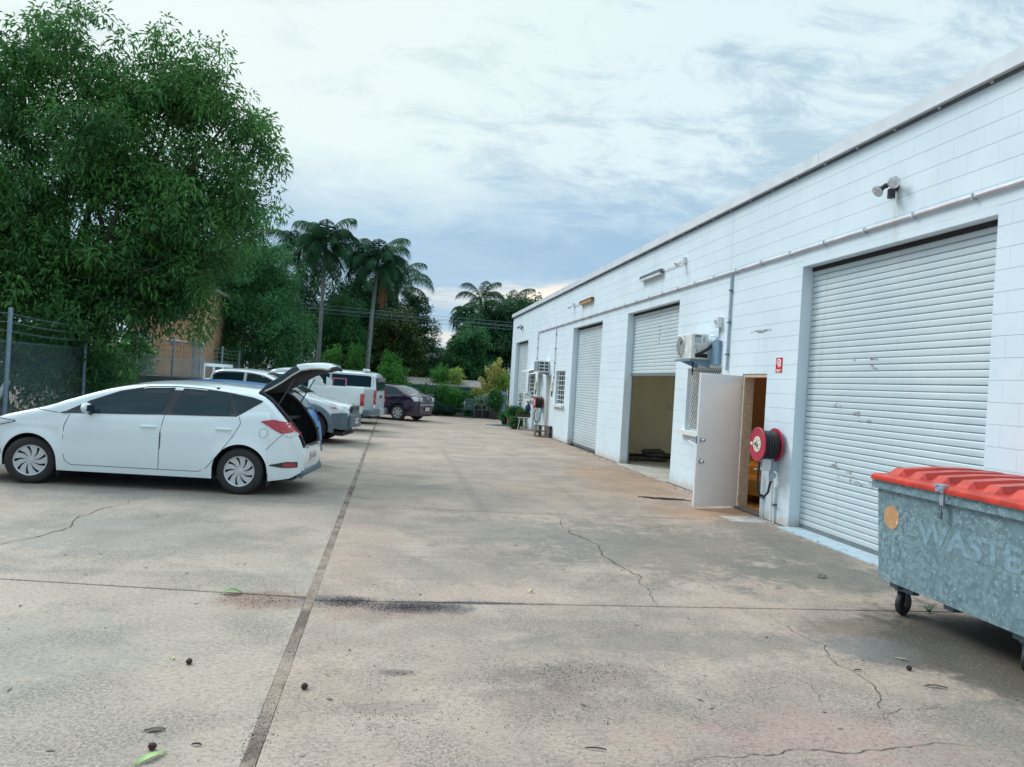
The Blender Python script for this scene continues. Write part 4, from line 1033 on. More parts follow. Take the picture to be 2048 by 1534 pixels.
# ---- hatchbacks
def hatch(label,A,ang,paint,openg,front_cut=False):
    prof=[(-.845,.30),(-.872,.50),(-.868,.63),(-.835,.70),(-.78,.86),(-.62,1.05),(-.36,1.30),(-.17,1.425),(.15,1.455),(.6,1.48),(1.0,1.485),(1.45,1.455),(1.85,1.375),(2.25,1.235),(2.62,1.09),(2.85,1.03),(3.15,.955),(3.45,.86),(3.66,.72),(3.74,.55),(3.72,.30)]
    wk=[(-.88,.58),(-.83,.73),(-.72,.87),(-.5,.95),(-.2,.99),(.5,1),(2.2,1),(2.8,.985),(3.2,.93),(3.5,.82),(3.7,.62),(3.76,.5)]
    belt=[(-.9,1.05),(-.3,1.10),(.05,1.055),(1,1.02),(2.35,.975),(2.6,1.2),(4,1.2)]
    bot=[(-.9,.34),(-.70,.24),(-.40,.20),(.4,.20),(2.3,.20),(3.2,.22),(3.76,.26)]
    c=Car(label,'hatchback_car','car',A,ang,.885,prof,wk,belt,.36,bot,(0,2.77),.315,.365,.12,.045,paint)
    skip=None
    if openg:
        def skip(v,k,n):
            mx=sum(p[0] for p in v)/4; mz=sum(p[2] for p in v)/4; my=abs(sum(p[1] for p in v)/4)
            return -.845<mx<-.15 and mz>.66 and my<c.ys(mx,min(mz,c.ze(mx,c.top(mx))))-.085
    c.body(skip)
    if openg:
        r=[]
        for x in (-.82,-.7,-.55,-.4,-.25,-.1,.1,.4):
            zt=c.top(x)-.05; w=c.side(x,.8)-.13; w2=max(.3,c.ys(x,min(zt,c.ze(x,zt)))-.13)
            r.append([(x,w,.60),(x,w,.60+(zt-.6)*.5),(x,w2-.02,zt),(x,w2-.02,zt) if x<-.15 else (x,0,zt+.02),(x,-w2+.02,zt) if x<-.15 else (x,0,zt+.02),(x,-w2+.02,zt),(x,-w,.60+(zt-.6)*.5),(x,-w,.60)])
        L_=MB()
        for side in (0,1):
            L_.grid([[q for q in (row[:3] if side==0 else row[5:])] for row in r])
        L_.grid([[row[3],row[4]] for row in r[5:]]); L_.add([r[i][j] for i in (5,6,7) for j in (2,3)],[(0,1,3,2),(2,3,5,4)]); L_.add([r[i][j] for i in (5,6,7) for j in (4,5)],[(0,1,3,2),(2,3,5,4)])
        L_.grid([[row[0],row[-1]] for row in r])
        L_.box(.38,.42,-.7,.7,.6,1.42)
        L_.build('boot_liner',M['interior'],c.t)
        # black seal round the opening
        sl_=MB()
        for sg in (1,-1):
            pts=[]
            for x in [-.14,-.2,-.3,-.42,-.55,-.67,-.77,-.825,-.84]:
                zt=c.top(x); z=min(zt-.02,c.ze(x,zt)+.02); pts.append((x,sg*(c.ys(x,z)-.155),zt-.030))
            sl_.tube(pts,[.03]*len(pts),6)
        sl_.tube([(-.84,-.55,.665),(-.855,0,.665),(-.84,.55,.665)],.02,6)
        sl_.build('boot_seal',M['black'],c.t,smooth=True)
        c.box('scuff_plate',M['chrome'],-.865,-.80,-.5,.5,.655,.672,b=.003)
        # parcel shelf end and dark boot bits
        c.box('parcel_shelf',M['interior'],-.45,.2,-.62,.62,1.0,1.03,b=.005)
        # raised tailgate
        out=[(-.14,1.43),(-.20,1.50),(-.38,1.62),(-.56,1.745),(-.66,1.80),(-.80,1.825),(-.98,1.84),(-1.13,1.83),(-1.19,1.79)]
        inn=[(-.20,1.395),(-.30,1.45),(-.44,1.535),(-.60,1.64),(-.74,1.715),(-.90,1.745),(-1.05,1.755),(-1.16,1.745),(-1.185,1.76)]
        ws=[.58,.58,.58,.59,.60,.60,.58,.54,.48]
        g=MB(); rows=[]
        for (ox,oz),(ix,iz),w in zip(out,inn,ws):
            rows.append([(ix,-w,iz),(ox,-w+.01,oz-.02),(ox,-w+.06,oz),(ox,0,oz+.02),(ox,w-.06,oz),(ox,w-.01,oz-.02),(ix,w,iz)])
        g.grid(rows[4:]); g.build('tailgate',paint,c.t,smooth=50); MB().grid(rows[:5]).build('tailgate_window',M['glass_dark'],c.t,smooth=50)
        und=[(-.22,1.375),(-.36,1.45),(-.53,1.54),(-.72,1.64),(-.90,1.70),(-1.05,1.73),(-1.15,1.75)]
        rows=[]
        for i,(x,z) in enumerate(und):
            w=[.56,.57,.57,.57,.57,.55,.50][i]; zi=float(np.interp(x,[q[0] for q in reversed(inn)],[q[1] for q in reversed(inn)]))
            rows.append([(x,-w,zi+.0),(x,-w+.05,z+.012),(x,-w+.14,z),(x,w-.14,z),(x,w-.05,z+.012),(x,w,zi+.0)])
        g=MB().grid(rows); n=6; g.add(rows[0],[tuple(range(6))]); g.add(rows[-1],[tuple(reversed(range(6)))])
        g.build('tailgate_lining',M['interior'],c.t,smooth=30)
        pe=mat('primer_edge',(.42,.41,.38),.5)
        for sg in (1,-1): MB().tube([(x,sg*(w+.004),z+.008) for (x,z),w in zip(inn,ws)],.014,6).build('tailgate_edge',pe,c.t,smooth=True)
        for sg in (1,-1):
            c_=MB(); c_.tube([(-.40,sg*.66,1.19),(-.66,sg*.64,1.60)],[.012,.009],8); c_.build('gas_strut',M['blackp'],c.t,smooth=True)
    else:
        c.toppatch('rear_window',-.60,-.23,.86,.90,.006,M['glass_mid'])
        c.toppatch('window_trim',-.62,-.21,.92,.95,.003,M['black'])
        MB().tube([(-.70,.0,1.03),(-.63,.12,1.10),(-.52,.38,1.17)],.012,6).build('wiper',M['black'],c.t)
        MB().bbox(-.34,-.13,-.55,.55,1.425,1.455,.01).build('spoiler',paint,c.t)
    # glass: black surround first, then glazing
    up=[(-.235,1.275),(-.1,1.315),(.24,1.365),(.6,1.40),(.95,1.408),(1.31,1.385),(1.67,1.305),(2.04,1.155),(2.32,1.00),(2.40,.972)]
    lo=[(-.235,1.262),(.08,1.048),(.5,1.034),(.99,1.020),(1.6,.995),(2.05,.980),(2.37,.966),(2.40,.966)]
    c.patch('window_surround',up,lo,.0035,M['blackp'],nx=50,nz=6)
    def inset(x0,x1,d=.022):
        xs=[x0+(x1-x0)*i/20 for i in range(21)]
        U=[(x,float(np.interp(x,[p[0] for p in up],[p[1] for p in up]))-d) for x in xs]; Lw=[(x,float(np.interp(x,[p[0] for p in lo],[p[1] for p in lo]))+d*.55) for x in xs]
        return U,Lw
    # slanted edges handled by polygon clipping in x: front door glass, rear door glass, quarter glass
    def pane(x0t,x0b,x1t,x1b,d=.022,name='side_window'):
        xs=[min(x0t,x0b)+(max(x1t,x1b)-min(x0t,x0b))*i/40 for i in range(41)]
        U,Lw=[],[]
        for x in xs:
            u=float(np.interp(x,[p[0] for p in up],[p[1] for p in up]))-d; l=float(np.interp(x,[p[0] for p in lo],[p[1] for p in lo]))+d*.55
            def edge(xt,xb):   # z on slanted edge at x
                if abs(xt-xb)<1e-4: return None
                return 1.03+(x-xb)/(xt-xb)*(1.385-1.03)
            if x0t!=x0b and min(x0t,x0b)<=x<max(x0t,x0b):
                e=edge(x0t,x0b); 
                if x0b<x0t: u=min(u,e)
                else: l=max(l,e)
            if x1t!=x1b and min(x1t,x1b)<x<=max(x1t,x1b):
                e=edge(x1t,x1b)
                if x1t<x1b: u=min(u,e)
                else: l=max(l,e)
            if u<l: u=l=(u+l)/2
            U.append((x,u)); Lw.append((x,l))
        c.patch(name,U,Lw,.006,M['glass_dark'],nx=40,nz=4)
    pane(-.20,-.20,.22,.05,.02,'quarter_window')
    pane(.265,.10,.85,.97,.02,'rear_side_window')
    pane(.955,1.08,2.00,2.02,.02,'front_side_window')
    c.toppatch('windscreen',1.55,2.50,.86,.93,.004,M['glass_mid'])
    c.seams([[(2.27,.965),(2.33,.80),(2.345,.52),(2.30,.34),(2.22,.285),(1.70,.285),(1.07,.285)],[(1.03,1.02),(1.07,.80),(1.075,.285)],[(1.07,.285),(.55,.285),(.44,.34),(.26,.56),(.10,.80),(.02,.96),(.05,1.05)],
             [(-.33,.62),(-.52,.80),(-.62,.86)],[(2.42,.97),(2.75,1.01),(3.1,.93),(3.42,.80)],[(3.14,.38),(3.22,.60),(3.35,.70)]])
    c.seams([[(-.345,.845),(-.335,.89),(-.29,.915),(-.245,.89),(-.235,.845),(-.25,.80),(-.29,.78),(-.33,.80),(-.345,.845)]],.0022,'fuel_flap')
    for (a,b,z) in ((1.12,1.33,.855),(.13,.34,.875)):
        for sg in (1,-1):
            y=c.ys((a+b)/2,z); 
            c.box('door_handle',paint,a,b,min(sg*(y+.002),sg*(y+.03)),max(sg*(y+.002),sg*(y+.03)),z-.014,z+.014,b=.008)
    for sg in (1,-1):
        y=sg*(c.ys(2.0,.97))
        mi=MB(); 
        T=TR(2.0,y+sg*.12,1.06)
        rws=[]
        for i in range(7):
            th=math.pi*i/6; rws.append([( .055*math.sin(th)*math.cos(p)*1.0+.0 , .115*-math.cos(th), .072*math.sin(th)*math.sin(p)) for p in [2*math.pi*k/12 for k in range(12)]])
        mi.grid(rws,T=T,close=True); mi_o=mi.build('wing_mirror',paint,c.t,smooth=True)
        MB().tube([(2.0,y-.0,.985),(2.0,y+sg*.10,1.02)],[.028,.02],8).build('mirror_stalk',M['blackp'],mi_o)
        MB().box(1.94,1.952,min(y+sg*.03,y+sg*.2),max(y+sg*.03,y+sg*.2),1.015,1.10).build('mirror_glass',M['glass_dark'],mi_o)
    # tail lamps
    tl=c.patch('tail_lamp',[(-.80,.955),(-.70,.99),(-.55,1.015),(-.42,1.035),(-.25,1.005)],[(-.80,.87),(-.69,.87),(-.56,.845),(-.45,.89),(-.25,.995)],.012,M['red_lamp'],nx=16,nz=4)
    c.patch('reversing_lamp',[(-.80,.868),(-.70,.868),(-.585,.848)],[(-.80,.83),(-.69,.80),(-.585,.836)],.010,M['clear_lamp'],nx=8,nz=2)
    c.patch('fog_lamp',[(-.80,.465),(-.66,.47),(-.40,.425)],[(-.80,.39),(-.60,.385),(-.40,.41)],.008,M['blackp'],nx=10,nz=2)
    c.patch('reflector',[(-.78,.452),(-.70,.455),(-.60,.445)],[(-.78,.405),(-.62,.40),(-.60,.40)],.013,M['red_lamp'],nx=8,nz=2)
    # head lamps
    c.patch('head_lamp',[(3.0,.83),(3.2,.845),(3.45,.80),(3.62,.735)],[(3.0,.82),(3.25,.755),(3.5,.70),(3.62,.68)],.008,M['clear_lamp'],nx=14,nz=3)
    c.patch('head_lamp_bezel',[(2.98,.835),(3.2,.855),(3.45,.812),(3.64,.745)],[(2.98,.815),(3.25,.745),(3.5,.69),(3.64,.67)],.004,M['blackp'],nx=14,nz=3)
    c.box('rear_bumper_lip',M['trim_grey'],-.885,-.62,-.60,.60,.26,.335,b=.02)
    plate(c,-.880,0,.50,-1)
    wst=(9,.0,.40,(.033,.094))
    for x,stv in ((0,0),(2.77,14)):
        for sg in (1,-1):
            yy=sg*(.885-.105-.01)
            wheel(c.t,x,yy,.315,.205,wst,stv if sg>0 else stv,sg)
    for x in (-.37,2.39):
        for sg in (1,-1): c.box('mud_flap',M['black'],x-.006,x+.006,min(sg*.66,sg*.86),max(sg*.66,sg*.86),.13,.32,b=.003)
    MB().tube([(-.83,.45,.235),(-.6,.45,.235)],.025,10).build('exhaust',M['galvpipe'],c.t)
    for o in c.t.children_recursive:
        if o.type=='MESH':
            for v in o.data.vertices:
                if v.co.x<-.36: v.co.x=-.36+(v.co.x+.36)*.84
    return c
hw_=hatch('white hatchback with its tailgate raised, nearest car on the left',(-1.97,10.76),6.4,M['car_white'],True)
hw_.box('door_edge_scuff',M['black'],1.060,1.075,.885,.889,.56,.78,b=.001)
hatch('blue hatchback mostly hidden behind the white hatchback',(-2.26,13.45),9.6,M['car_blue'],False)
# ---- utility with aluminium tray, facing the yard (front to the right): local +x forward means pointing right
def ute(label,A,ang,kind,paint,group=None):
    # local x forward from rear axle; wheelbase 3.0
    prof=[(.42,.9),(.43,1.35),(.50,1.62),(.62,1.685),(1.0,1.71),(1.45,1.70),(1.78,1.655),(2.15,1.50),(2.55,1.30),(2.82,1.175),(3.1,1.12),(3.45,1.055),(3.72,.98),(3.85,.88),(3.90,.70),(3.89,.42)]
    wk=[(.4,.90),(.5,.95),(.8,.985),(1.5,1),(2.8,.99),(3.2,.97),(3.5,.90),(3.75,.80),(3.88,.66),(3.92,.6)]
    belt=[(.4,1.22),(1.5,1.20),(2.4,1.17),(2.7,1.4),(4,1.4)]
    bot=[(.4,.42),(2.5,.40),(3.3,.38),(3.9,.40)]
    c=Car(label,'utility_truck','utility truck',A,ang,.90,prof,wk,belt,.30,bot,(3.0,),.385,.46,.10,.045,paint)
    return c
def flip_group(c,A,ang):
    # car faces the other way: place so that its far (local -y) side faces the camera
    a=R(ang); n=Vector((math.sin(a),math.cos(a),0)); p=Vector((A[0],A[1],0))+n*c.hw
    c.t.location=p; c.t.rotation_euler=(0,0,-a)
C_front=Vector((-1.93,19.02,0)); a9=R(9); uu=Vector((math.cos(a9),-math.sin(a9),0))
Ar=C_front-uu*3.0

def build_ute_tray():
    c=ute('white dual cab utility truck with grey flares and an alloy tray, nose to the yard',(0,0),0,'tray',M['car_white'])
    flip_group(c,(Ar.x,Ar.y),9)
    c.body()
    up=[(.55,1.55),(.62,1.60),(1.0,1.625),(1.45,1.605),(1.78,1.555),(2.1,1.43),(2.42,1.25)]
    lo=[(.55,1.25),(.62,1.235),(1.3,1.215),(1.9,1.20),(2.42,1.19)]
    c.patch('window_surround',up,lo,.0035,M['blackp'],nx=40,nz=5)
    c.patch('rear_side_window',[(.60,1.54),(.66,1.575),(1.0,1.60),(1.30,1.59)],[(.60,1.26),(.7,1.25),(1.3,1.235)],.006,M['glass_dark'],nx=20,nz=4)
    c.patch('front_side_window',[(1.40,1.585),(1.75,1.535),(2.05,1.415),(2.32,1.27)],[(1.40,1.235),(1.9,1.22),(2.32,1.21)],.006,M['glass_mid'],nx=20,nz=4)
    c.patch('door_pillar',[(1.315,1.61),(1.385,1.605)],[(1.315,1.23),(1.385,1.23)],.009,M['car_white'],nx=2,nz=4)
    c.toppatch('windscreen',1.80,2.76,.88,.95,.005,M['glass_mid'])
    MB().tube([(2.75,-.2,1.21),(2.62,-.5,1.29)],.01,6).build('wiper',M['black'],c.t)
    c.seams([[(1.34,1.2),(1.34,.55),(1.38,.48)],[(2.30,1.17),(2.36,.9),(2.36,.6)],[(2.75,1.15),(3.2,1.06),(3.6,.95)],[(.56,1.24),(.58,.6)]])
    # flares: band around arch
    for sg in (1,-1):
        rows=[]
        for k in range(25):
            th=math.pi*(-.06+1.12*k/24); row=[]
            for rad,of in ((.458,.0),(.458,.045),(.52,.05),(.56,.038),(.575,.002)):
                x=3.0+rad*math.cos(th); z=.385+rad*math.sin(th); row.append((x,sg*(c.ys(x,max(z,.42))+of),z))
            rows.append(row)
        MB().grid(rows).build('wheel_flare',M['trim_grey'],c.t,smooth=40)
    c.patch('head_lamp',[(3.44,.93),(3.55,.955),(3.70,.95),(3.83,.90)],[(3.44,.91),(3.55,.81),(3.70,.775),(3.83,.775)],.012,M['clear_lamp'],nx=14,nz=3)
    c.patch('indicator',[(3.50,.90),(3.58,.90),(3.62,.885)],[(3.50,.87),(3.58,.85),(3.62,.85)],.016,mat('orange_lens',(.6,.2,.12),.2),nx=4,nz=2)
    # bumper and grille
    c.patch('front_bumper',[(3.50,.74),(3.72,.76),(3.895,.76)],[(3.50,.40),(3.72,.36),(3.895,.36)],.022,M['trim_grey'],nx=20,nz=4)
    MB().bbox(3.86,3.955,-.62,.62,.40,.755,.05).build('bumper_bar',M['trim_grey'],c.t)
    g=MB().bbox(3.86,3.925,-.42,.42,.77,.93,.02).build('grille',M['black'],c.t)
    for z in (.80,.85,.90): MB().box(3.926,3.935,-.40,.40,z-.01,z+.01).build('grille_bar',M['chrome'],g)
    MB().bbox(3.935,3.975,-.5,.5,.37,.42,.015).build('bumper_trim',M['chrome'],c.t)
    plate(c,3.965,0,.56,1)
    for x in (0,3.0):
        for sg in (1,-1): 
            w=wheel(c.t,x,sg*.76,.385,.25,(6,0,.0,(.05,.09)),12 if x else 0,sg)
    MB().box(-1.3,3.4,-.45,.45,.45,.60).build('chassis',M['black'],c.t)
    # tray
    tr=MB().box(-1.46,.36,-.93,.93,1.02,1.09).build('tray_floor',M['checker'],c.t)
    for sg in (1,-1):
        s_=MB().box(-1.46,.36,min(sg*.90,sg*.93),max(sg*.90,sg*.93),1.10,1.37)
        s_.box(-1.47,.37,min(sg*.89,sg*.945),max(sg*.89,sg*.945),1.372,1.40)
        so_=s_.build('tray_side',M['checker'],c.t)
        for x in (-1.25,-.15): MB().bbox(x-.05,x+.05,min(sg*.94,sg*.965),max(sg*.94,sg*.965),1.17,1.30,.008).build('latch',M['black'],so_)
    MB().box(-1.49,-1.462,-.93,.93,1.10,1.39).build('tail_board',M['checker'],c.t)
    h=MB()
    for y in (-.90,.90,-.3,.3): h.box(.375,.41,y-.035,y+.035,1.02,1.76)
    h.box(.372,.412,-.94,.94,1.70,1.78); h.box(.372,.412,-.94,.94,1.36,1.42); h.build('headboard',M['car_white'],c.t)
    for y in (-.8,.8): MB().bbox(-1.50,-1.46,y-.12,y+.12,.86,.98,.01).build('tail_lamp',M['red_lamp'],c.t)
    for sg in (1,-1):
        y=sg*(c.ys(2.2,1.18)); MB().bbox(2.12,2.22,min(y+sg*.04,y+sg*.24),max(y+sg*.04,y+sg*.24),1.18,1.36,.03).build('wing_mirror',M['car_white'],c.t)
    # white raised letters on the front tyre facing the yard
    return c
build_ute_tray()
def build_ute_bed():
    # nose to the fence; rear axle near side point
    a=9.5; tail=Vector((-.86,23.5,0)); u=Vector((-math.cos(R(a)),math.sin(R(a)),0)); A=tail+u*1.16
    c=ute('silver white utility truck with tall tray sides and red tail lamps, tail to the yard',(A.x,A.y),a,'bed',M['car_white'])
    c.body()
    up=[(.55,1.55),(.62,1.60),(1.0,1.625),(1.45,1.605),(1.78,1.555),(2.1,1.43),(2.42,1.25)]; lo=[(.55,1.25),(1.3,1.215),(2.42,1.19)]
    c.patch('side_window',up,lo,.0045,M['glass_dark'],nx=40,nz=5)
    # tub: outer skin as rounded wall shells
    for sg in (1,-1):
        prof=[(.86,.55),(.895,.62),(.90,.9),(.895,1.15),(.885,1.28),(.86,1.335),(.81,1.345),(.80,1.31),(.80,.9)]
        xs=[.40,.0,-.4,-.8,-1.05,-1.13,-1.16]
        rows=[]
        for x in xs:
            k=1-.02*max(0,(-x-.9)/.26)**2*3; row=[]
            for y,z in prof:
                zz=z
                d=abs(x)
                if z<.9 and d<.46: zz=max(z,.385+math.sqrt(max(0,.46**2-d*d)))
                row.append((x,sg*y*k,zz))
            rows.append(row)
        # refine arch
        xs2=sorted(set(xs+[.46*math.cos(math.pi*i/20) for i in range(21)]),reverse=True); rows=[]
        for x in xs2:
            if x>.40: continue
            k=1-.02*max(0,(-x-.9)/.26)**2*3; row=[]
            for y,z in prof:
                zz=z; d=abs(x)
                if z<.9 and d<.46: zz=max(z,min(.88,.385+math.sqrt(max(0,.46**2-d*d))))
                row.append((x,sg*y*k,zz))
            rows.append(row)
        MB().grid(rows).build('tray_side',M['car_white'],c.t,smooth=40)
        MB().prism([(.40,1.335),(.40,1.60),(.30,1.56),(-.02,1.345)],min(sg*.80,sg*.86),max(sg*.80,sg*.86)).build('sail_panel',M['car_white'],c.t)
        MB().bbox(-1.19,-1.08,min(sg*.78,sg*.905),max(sg*.78,sg*.905),.79,1.16,.02).build('tail_lamp',M['red_lamp'],c.t)
        MB().bbox(-1.195,-1.10,min(sg*.81,sg*.89),max(sg*.81,sg*.89),.93,.99,.005).build('reversing_lamp',M['clear_lamp'],c.t)
    MB().bbox(-1.16,-1.10,-.775,.775,.62,1.30,.02).build('tail_board',M['car_white'],c.t)
    MB().box(-1.1,.40,-.80,.80,.62,.68).build('tray_floor',M['black'],c.t); MB().box(-1.1,3.4,-.45,.45,.42,.60).build('chassis',M['black'],c.t)
    MB().bbox(-1.38,-1.17,-.86,.86,.50,.68,.03).build('rear_bumper',M['trim_grey'],c.t)
    c.box('door_handle',M['blackp'],.70,.86,.90,.93,1.06,1.09)
    for x in (0,3.0):
        for sg in (1,-1): wheel(c.t,x,sg*.76,.385,.25,(6,0,.0,(.05,.09)),0,sg)
    # pink framed pane standing in the tray
    t=thing('framed_pane','pink framed glass pane standing in the tray of the silver white utility','framed pane',(-1.62,24.2,.70),R(170))
    f=MB(); f.box(-.22,.22,-.015,.015,0,.03); f.box(-.22,.22,-.015,.015,.86,.89); f.box(-.22,-.19,-.015,.015,.031,.859); f.box(.19,.22,-.015,.015,.031,.859); f.build('frame',M['pink'],t)
    MB().box(-.19,.19,-.004,.004,.031,.859).build('pane',M['glass_dark'],t)
    return c
build_ute_bed()
def build_van():
    a=10.5; tail=Vector((-.58,27.4,0)); u=Vector((-math.cos(R(a)),math.sin(R(a)),0)); A=tail+u*1.05
    prof=[(-1.05,.5),(-1.06,.9),(-1.04,1.4),(-.98,1.78),(-.90,1.84),(0,1.885),(1.6,1.89),(2.5,1.85),(2.8,1.75),(3.2,1.35),(3.45,1.10),(3.6,.9),(3.64,.5)]
    wk=[(-1.07,.90),(-1.0,.965),(-.85,.99),(0,1),(2.8,1),(3.3,.93),(3.55,.85),(3.65,.75)]
    c=Car('white commuter van with dark tinted windows, tail to the yard','van','van',(A.x,A.y),a,.86,prof,wk,[(-1.1,1.18),(4,1.12)],.10,[(-1.1,.30),(3.7,.28)],(0,2.57),.33,.38,.10,.06,M['car_white'])
    c.body()
    c.patch('side_window',[(-.86,1.66),(-.80,1.70),(.55,1.71)],[(-.86,1.22),(-.80,1.19),(.55,1.18)],.006,M['glass_dark'],nx=12)
    c.patch('side_window',[(.62,1.71),(1.85,1.70)],[(.62,1.18),(1.85,1.17)],.006,M['glass_dark'],nx=12)
    c.patch('side_window',[(1.95,1.70),(2.6,1.62),(2.9,1.45)],[(1.95,1.17),(2.6,1.15),(2.9,1.14)],.006,M['glass_dark'],nx=12)
    c.seams([[(.585,1.72),(.585,.35)],[(1.90,1.72),(1.90,.35)],[(-1.0,1.08),(.58,1.07)],[(-.92,1.74),(-.94,1.1),(-.93,.5)],[(-.95,.45),(-.5,.44)]],.006)
    MB().bbox(-1.075,-1.045,-.70,.70,1.20,1.68,.02).build('rear_window',M['glass_dark'],c.t)
    for sg in (1,-1):
        MB().bbox(-1.075,-1.0,min(sg*.74,sg*.85),max(sg*.74,sg*.85),.72,1.22,.015).build('tail_lamp',M['red_lamp'],c.t)
        MB().bbox(-1.080,-1.02,min(sg*.76,sg*.84),max(sg*.76,sg*.84),.78,.90,.01).build('reversing_lamp',M['clear_lamp'],c.t)
        MB().bbox(-1.16,-.70,min(sg*.50,sg*.87),max(sg*.50,sg*.87),.34,.56,.03).build('rear_bumper',M['trim_grey'],c.t)
    MB().bbox(-1.14,-1.0,-.49,.49,.34,.54,.02).build('step',M['car_white'],c.t)
    MB().bbox(-1.10,-1.06,-.12,.12,.95,1.02,.01).build('door_handle',M['black'],c.t)
    MB().bbox(-.72,-.50,.35,.60,1.86,1.945,.02).build('roof_vent',M['white_dirty'],c.t)
    plate(c,-1.075,0,.72,-1)
    for x in (0,2.57):
        for sg in (1,-1): wheel(c.t,x,sg*.74,.33,.2,(8,0,0,(.05,.08)),0,sg)
    # gutters
    g=MB()
    for sg in (1,-1): g.tube([(x,sg*(c.ys(x,1.70)+.006),1.755) for x in (-.9,0,1,2,2.6)],.012,6)
    g.build('roof_gutter',M['car_white'],c.t)
build_van()
def build_sedan():
    a=30; A=(.24,30.95)
    prof=[(-.98,.42),(-1.02,.62),(-1.0,.90),(-.93,1.03),(-.80,1.06),(-.55,1.075),(-.30,1.14),(.05,1.32),(.35,1.43),(.8,1.47),(1.25,1.46),(1.7,1.35),(2.2,1.10),(2.45,1.0),(2.9,.95),(3.3,.84),(3.5,.70),(3.52,.4)]
    wk=[(-1.03,.62),(-.98,.74),(-.85,.87),(-.6,.95),(-.2,.99),(.5,1),(2.5,.98),(3.0,.93),(3.4,.78),(3.55,.6)]
    c=Car('dark purple sedan parked askew beyond the white van','sedan_car','car',A,a,.875,prof,wk,[(-1.1,1.2),(-.3,1.05),(0,1.0),(2,.95),(2.4,1.3),(4,1.3)],.40,[(-1.1,.26),(-.6,.20),(3.6,.2)],(0,2.64),.32,.375,.11,.04,M['car_purple'])
    c.body()
    up=[(-.12,1.12),(.1,1.26),(.35,1.35),(.8,1.40),(1.25,1.385),(1.65,1.28),(2.0,1.12),(2.25,1.0)]; lo=[(-.12,1.05),(.1,1.02),(1,1.0),(2.25,.97)]
    c.patch('side_window',up,lo,.005,M['glass_dark'],nx=40,nz=5)
    c.patch('door_pillar',[(.95,1.40),(1.03,1.40)],[(.95,1.0),(1.03,1.0)],.008,M['blackp'],nx=2)
    c.patch('window_pillar',[(.22,1.32),(.26,1.33)],[(.22,1.02),(.26,1.02)],.008,M['blackp'],nx=2)
    c.toppatch('rear_window',-.38,.28,.90,.92,.006,M['glass_mid'])
    c.seams([[(.98,1.0),(.98,.30)],[(.98,.30),(.42,.30),(.3,.5),(-.02,.85),(-.05,1.0)],[(2.15,.97),(2.22,.6),(2.2,.3)]],.005)
    c.patch('tail_lamp',[(-.98,.98),(-.80,.99),(-.62,.965)],[(-.98,.82),(-.80,.80),(-.62,.94)],.012,M['clear_lamp'],nx=12,nz=3)
    for sg in (1,-1): MB().bbox(-1.035,-.98,min(sg*.42,sg*.60),max(sg*.42,sg*.60),.82,.97,.02).build('reversing_lamp',M['clear_lamp'],c.t)
    MB().bbox(-1.05,-.93,-.56,.56,1.055,1.095,.012).build('spoiler',M['car_purple'],c.t)
    MB().bbox(-1.05,-.98,-.58,.58,.66,.685,.006).build('bumper_trim',M['chrome'],c.t)
    MB().lathe([(0,.01),(.035,.008),(.045,0)],14,T=TR(-1.035,0,.93)@RY(-90)).build('emblem',M['chrome'],c.t)
    m_=MB()
    for i in range(5): m_.box(-1.03,-1.024,.30+i*.035,.325+i*.035,.80,.825)
    m_.build('badge',M['chrome'],c.t)
    plate(c,-1.055,0,.50,-1)
    for x in (0,2.64):
        for sg in (1,-1): wheel(c.t,x,sg*.765,.32,.2,(7,0,0,(.045,.085)),0,sg)
    MB().tube([(-.1,.3,1.3),(-.14,.3,1.36)],.008,5).build('aerial',M['black'],c.t)
    for o in c.t.children_recursive:
        if o.type=='MESH':
            for v in o.data.vertices:
                if v.co.x<-.40: v.co.x=-.40+(v.co.x+.40)*.74
build_sedan()
# ================================================================ CHAIN LINK FENCE
FX=-6.15
ft=thing('chain_link_fence','galvanised chain link fence with barbed wire along the left of the yard','fence',(FX,20,0))
def fp(o): o.parent=ft; o.matrix_parent_inverse=Matrix.Translation((-FX,-20,0)); return o
wv=[];wf=[]
def wire3(a,b,r):
    a=np.array(a);b=np.array(b);d=b-a; d=d/np.linalg.norm(d); u=np.array((1.,0,0)); v=np.cross(d,u); k=len(wv)
    for t in range(3):
        o=r*(math.cos(2.094*t)*u+math.sin(2.094*t)*v); wv.append(a+o); wv.append(b+o)
    for t in range(3):
        i=k+2*t; j=k+2*((t+1)%3); wf.append((i,i+1,j+1,j))
ya,yb,zt=4,37,1.93; st=.078; yy=ya-zt
while yy<yb:
    for sg in (1,-1):
        p=(yy,0.02) if sg==1 else (yy+zt,0.02); q=(yy+zt,zt) if sg==1 else (yy,zt)
        wire3((FX+.003*sg,p[0],p[1]),(FX+.003*sg,q[0],q[1]),.0021)
    yy+=st
tag(fp(link('mesh_wire',npmesh('mesh_wire',wv,wf),M['fence_wire'])),kind='stuff')
for y in (7.2,10.3,13.4,16.5,19.6,22.7,25.8,28.9,32,35.1):
    m=MB().tube([(FX+.05,y,-.1),(FX+.05,y,2.42)],.034,12); m.lathe([(.036,2.42),(.03,2.45),(0,2.455)],12,T=TR(FX+.05,y,0)); fp(m.build('post',M['fence_steel'],smooth=40))
for z in (2.08,2.22,2.36):
    m=MB(); r=random.Random(int(z*100))
    pts=[]
    for i in range(200):
        y=4+i*(33/199); s=((y-7.2)%3.1)/3.1; pts.append((FX+.05,y,z-.035*math.sin(math.pi*s)))
    m.tube(pts,.004,3)
    for i in range(0,300):
        y=4+i*.11; s=((y-7.2)%3.1)/3.1; zz=z-.035*math.sin(math.pi*s); m.tube([(FX+.03,y,zz-.015),(FX+.07,y+.01,zz+.015)],.003,3)
    fp(m.build('barbed_wire',M['fence_wire']))
m=MB()
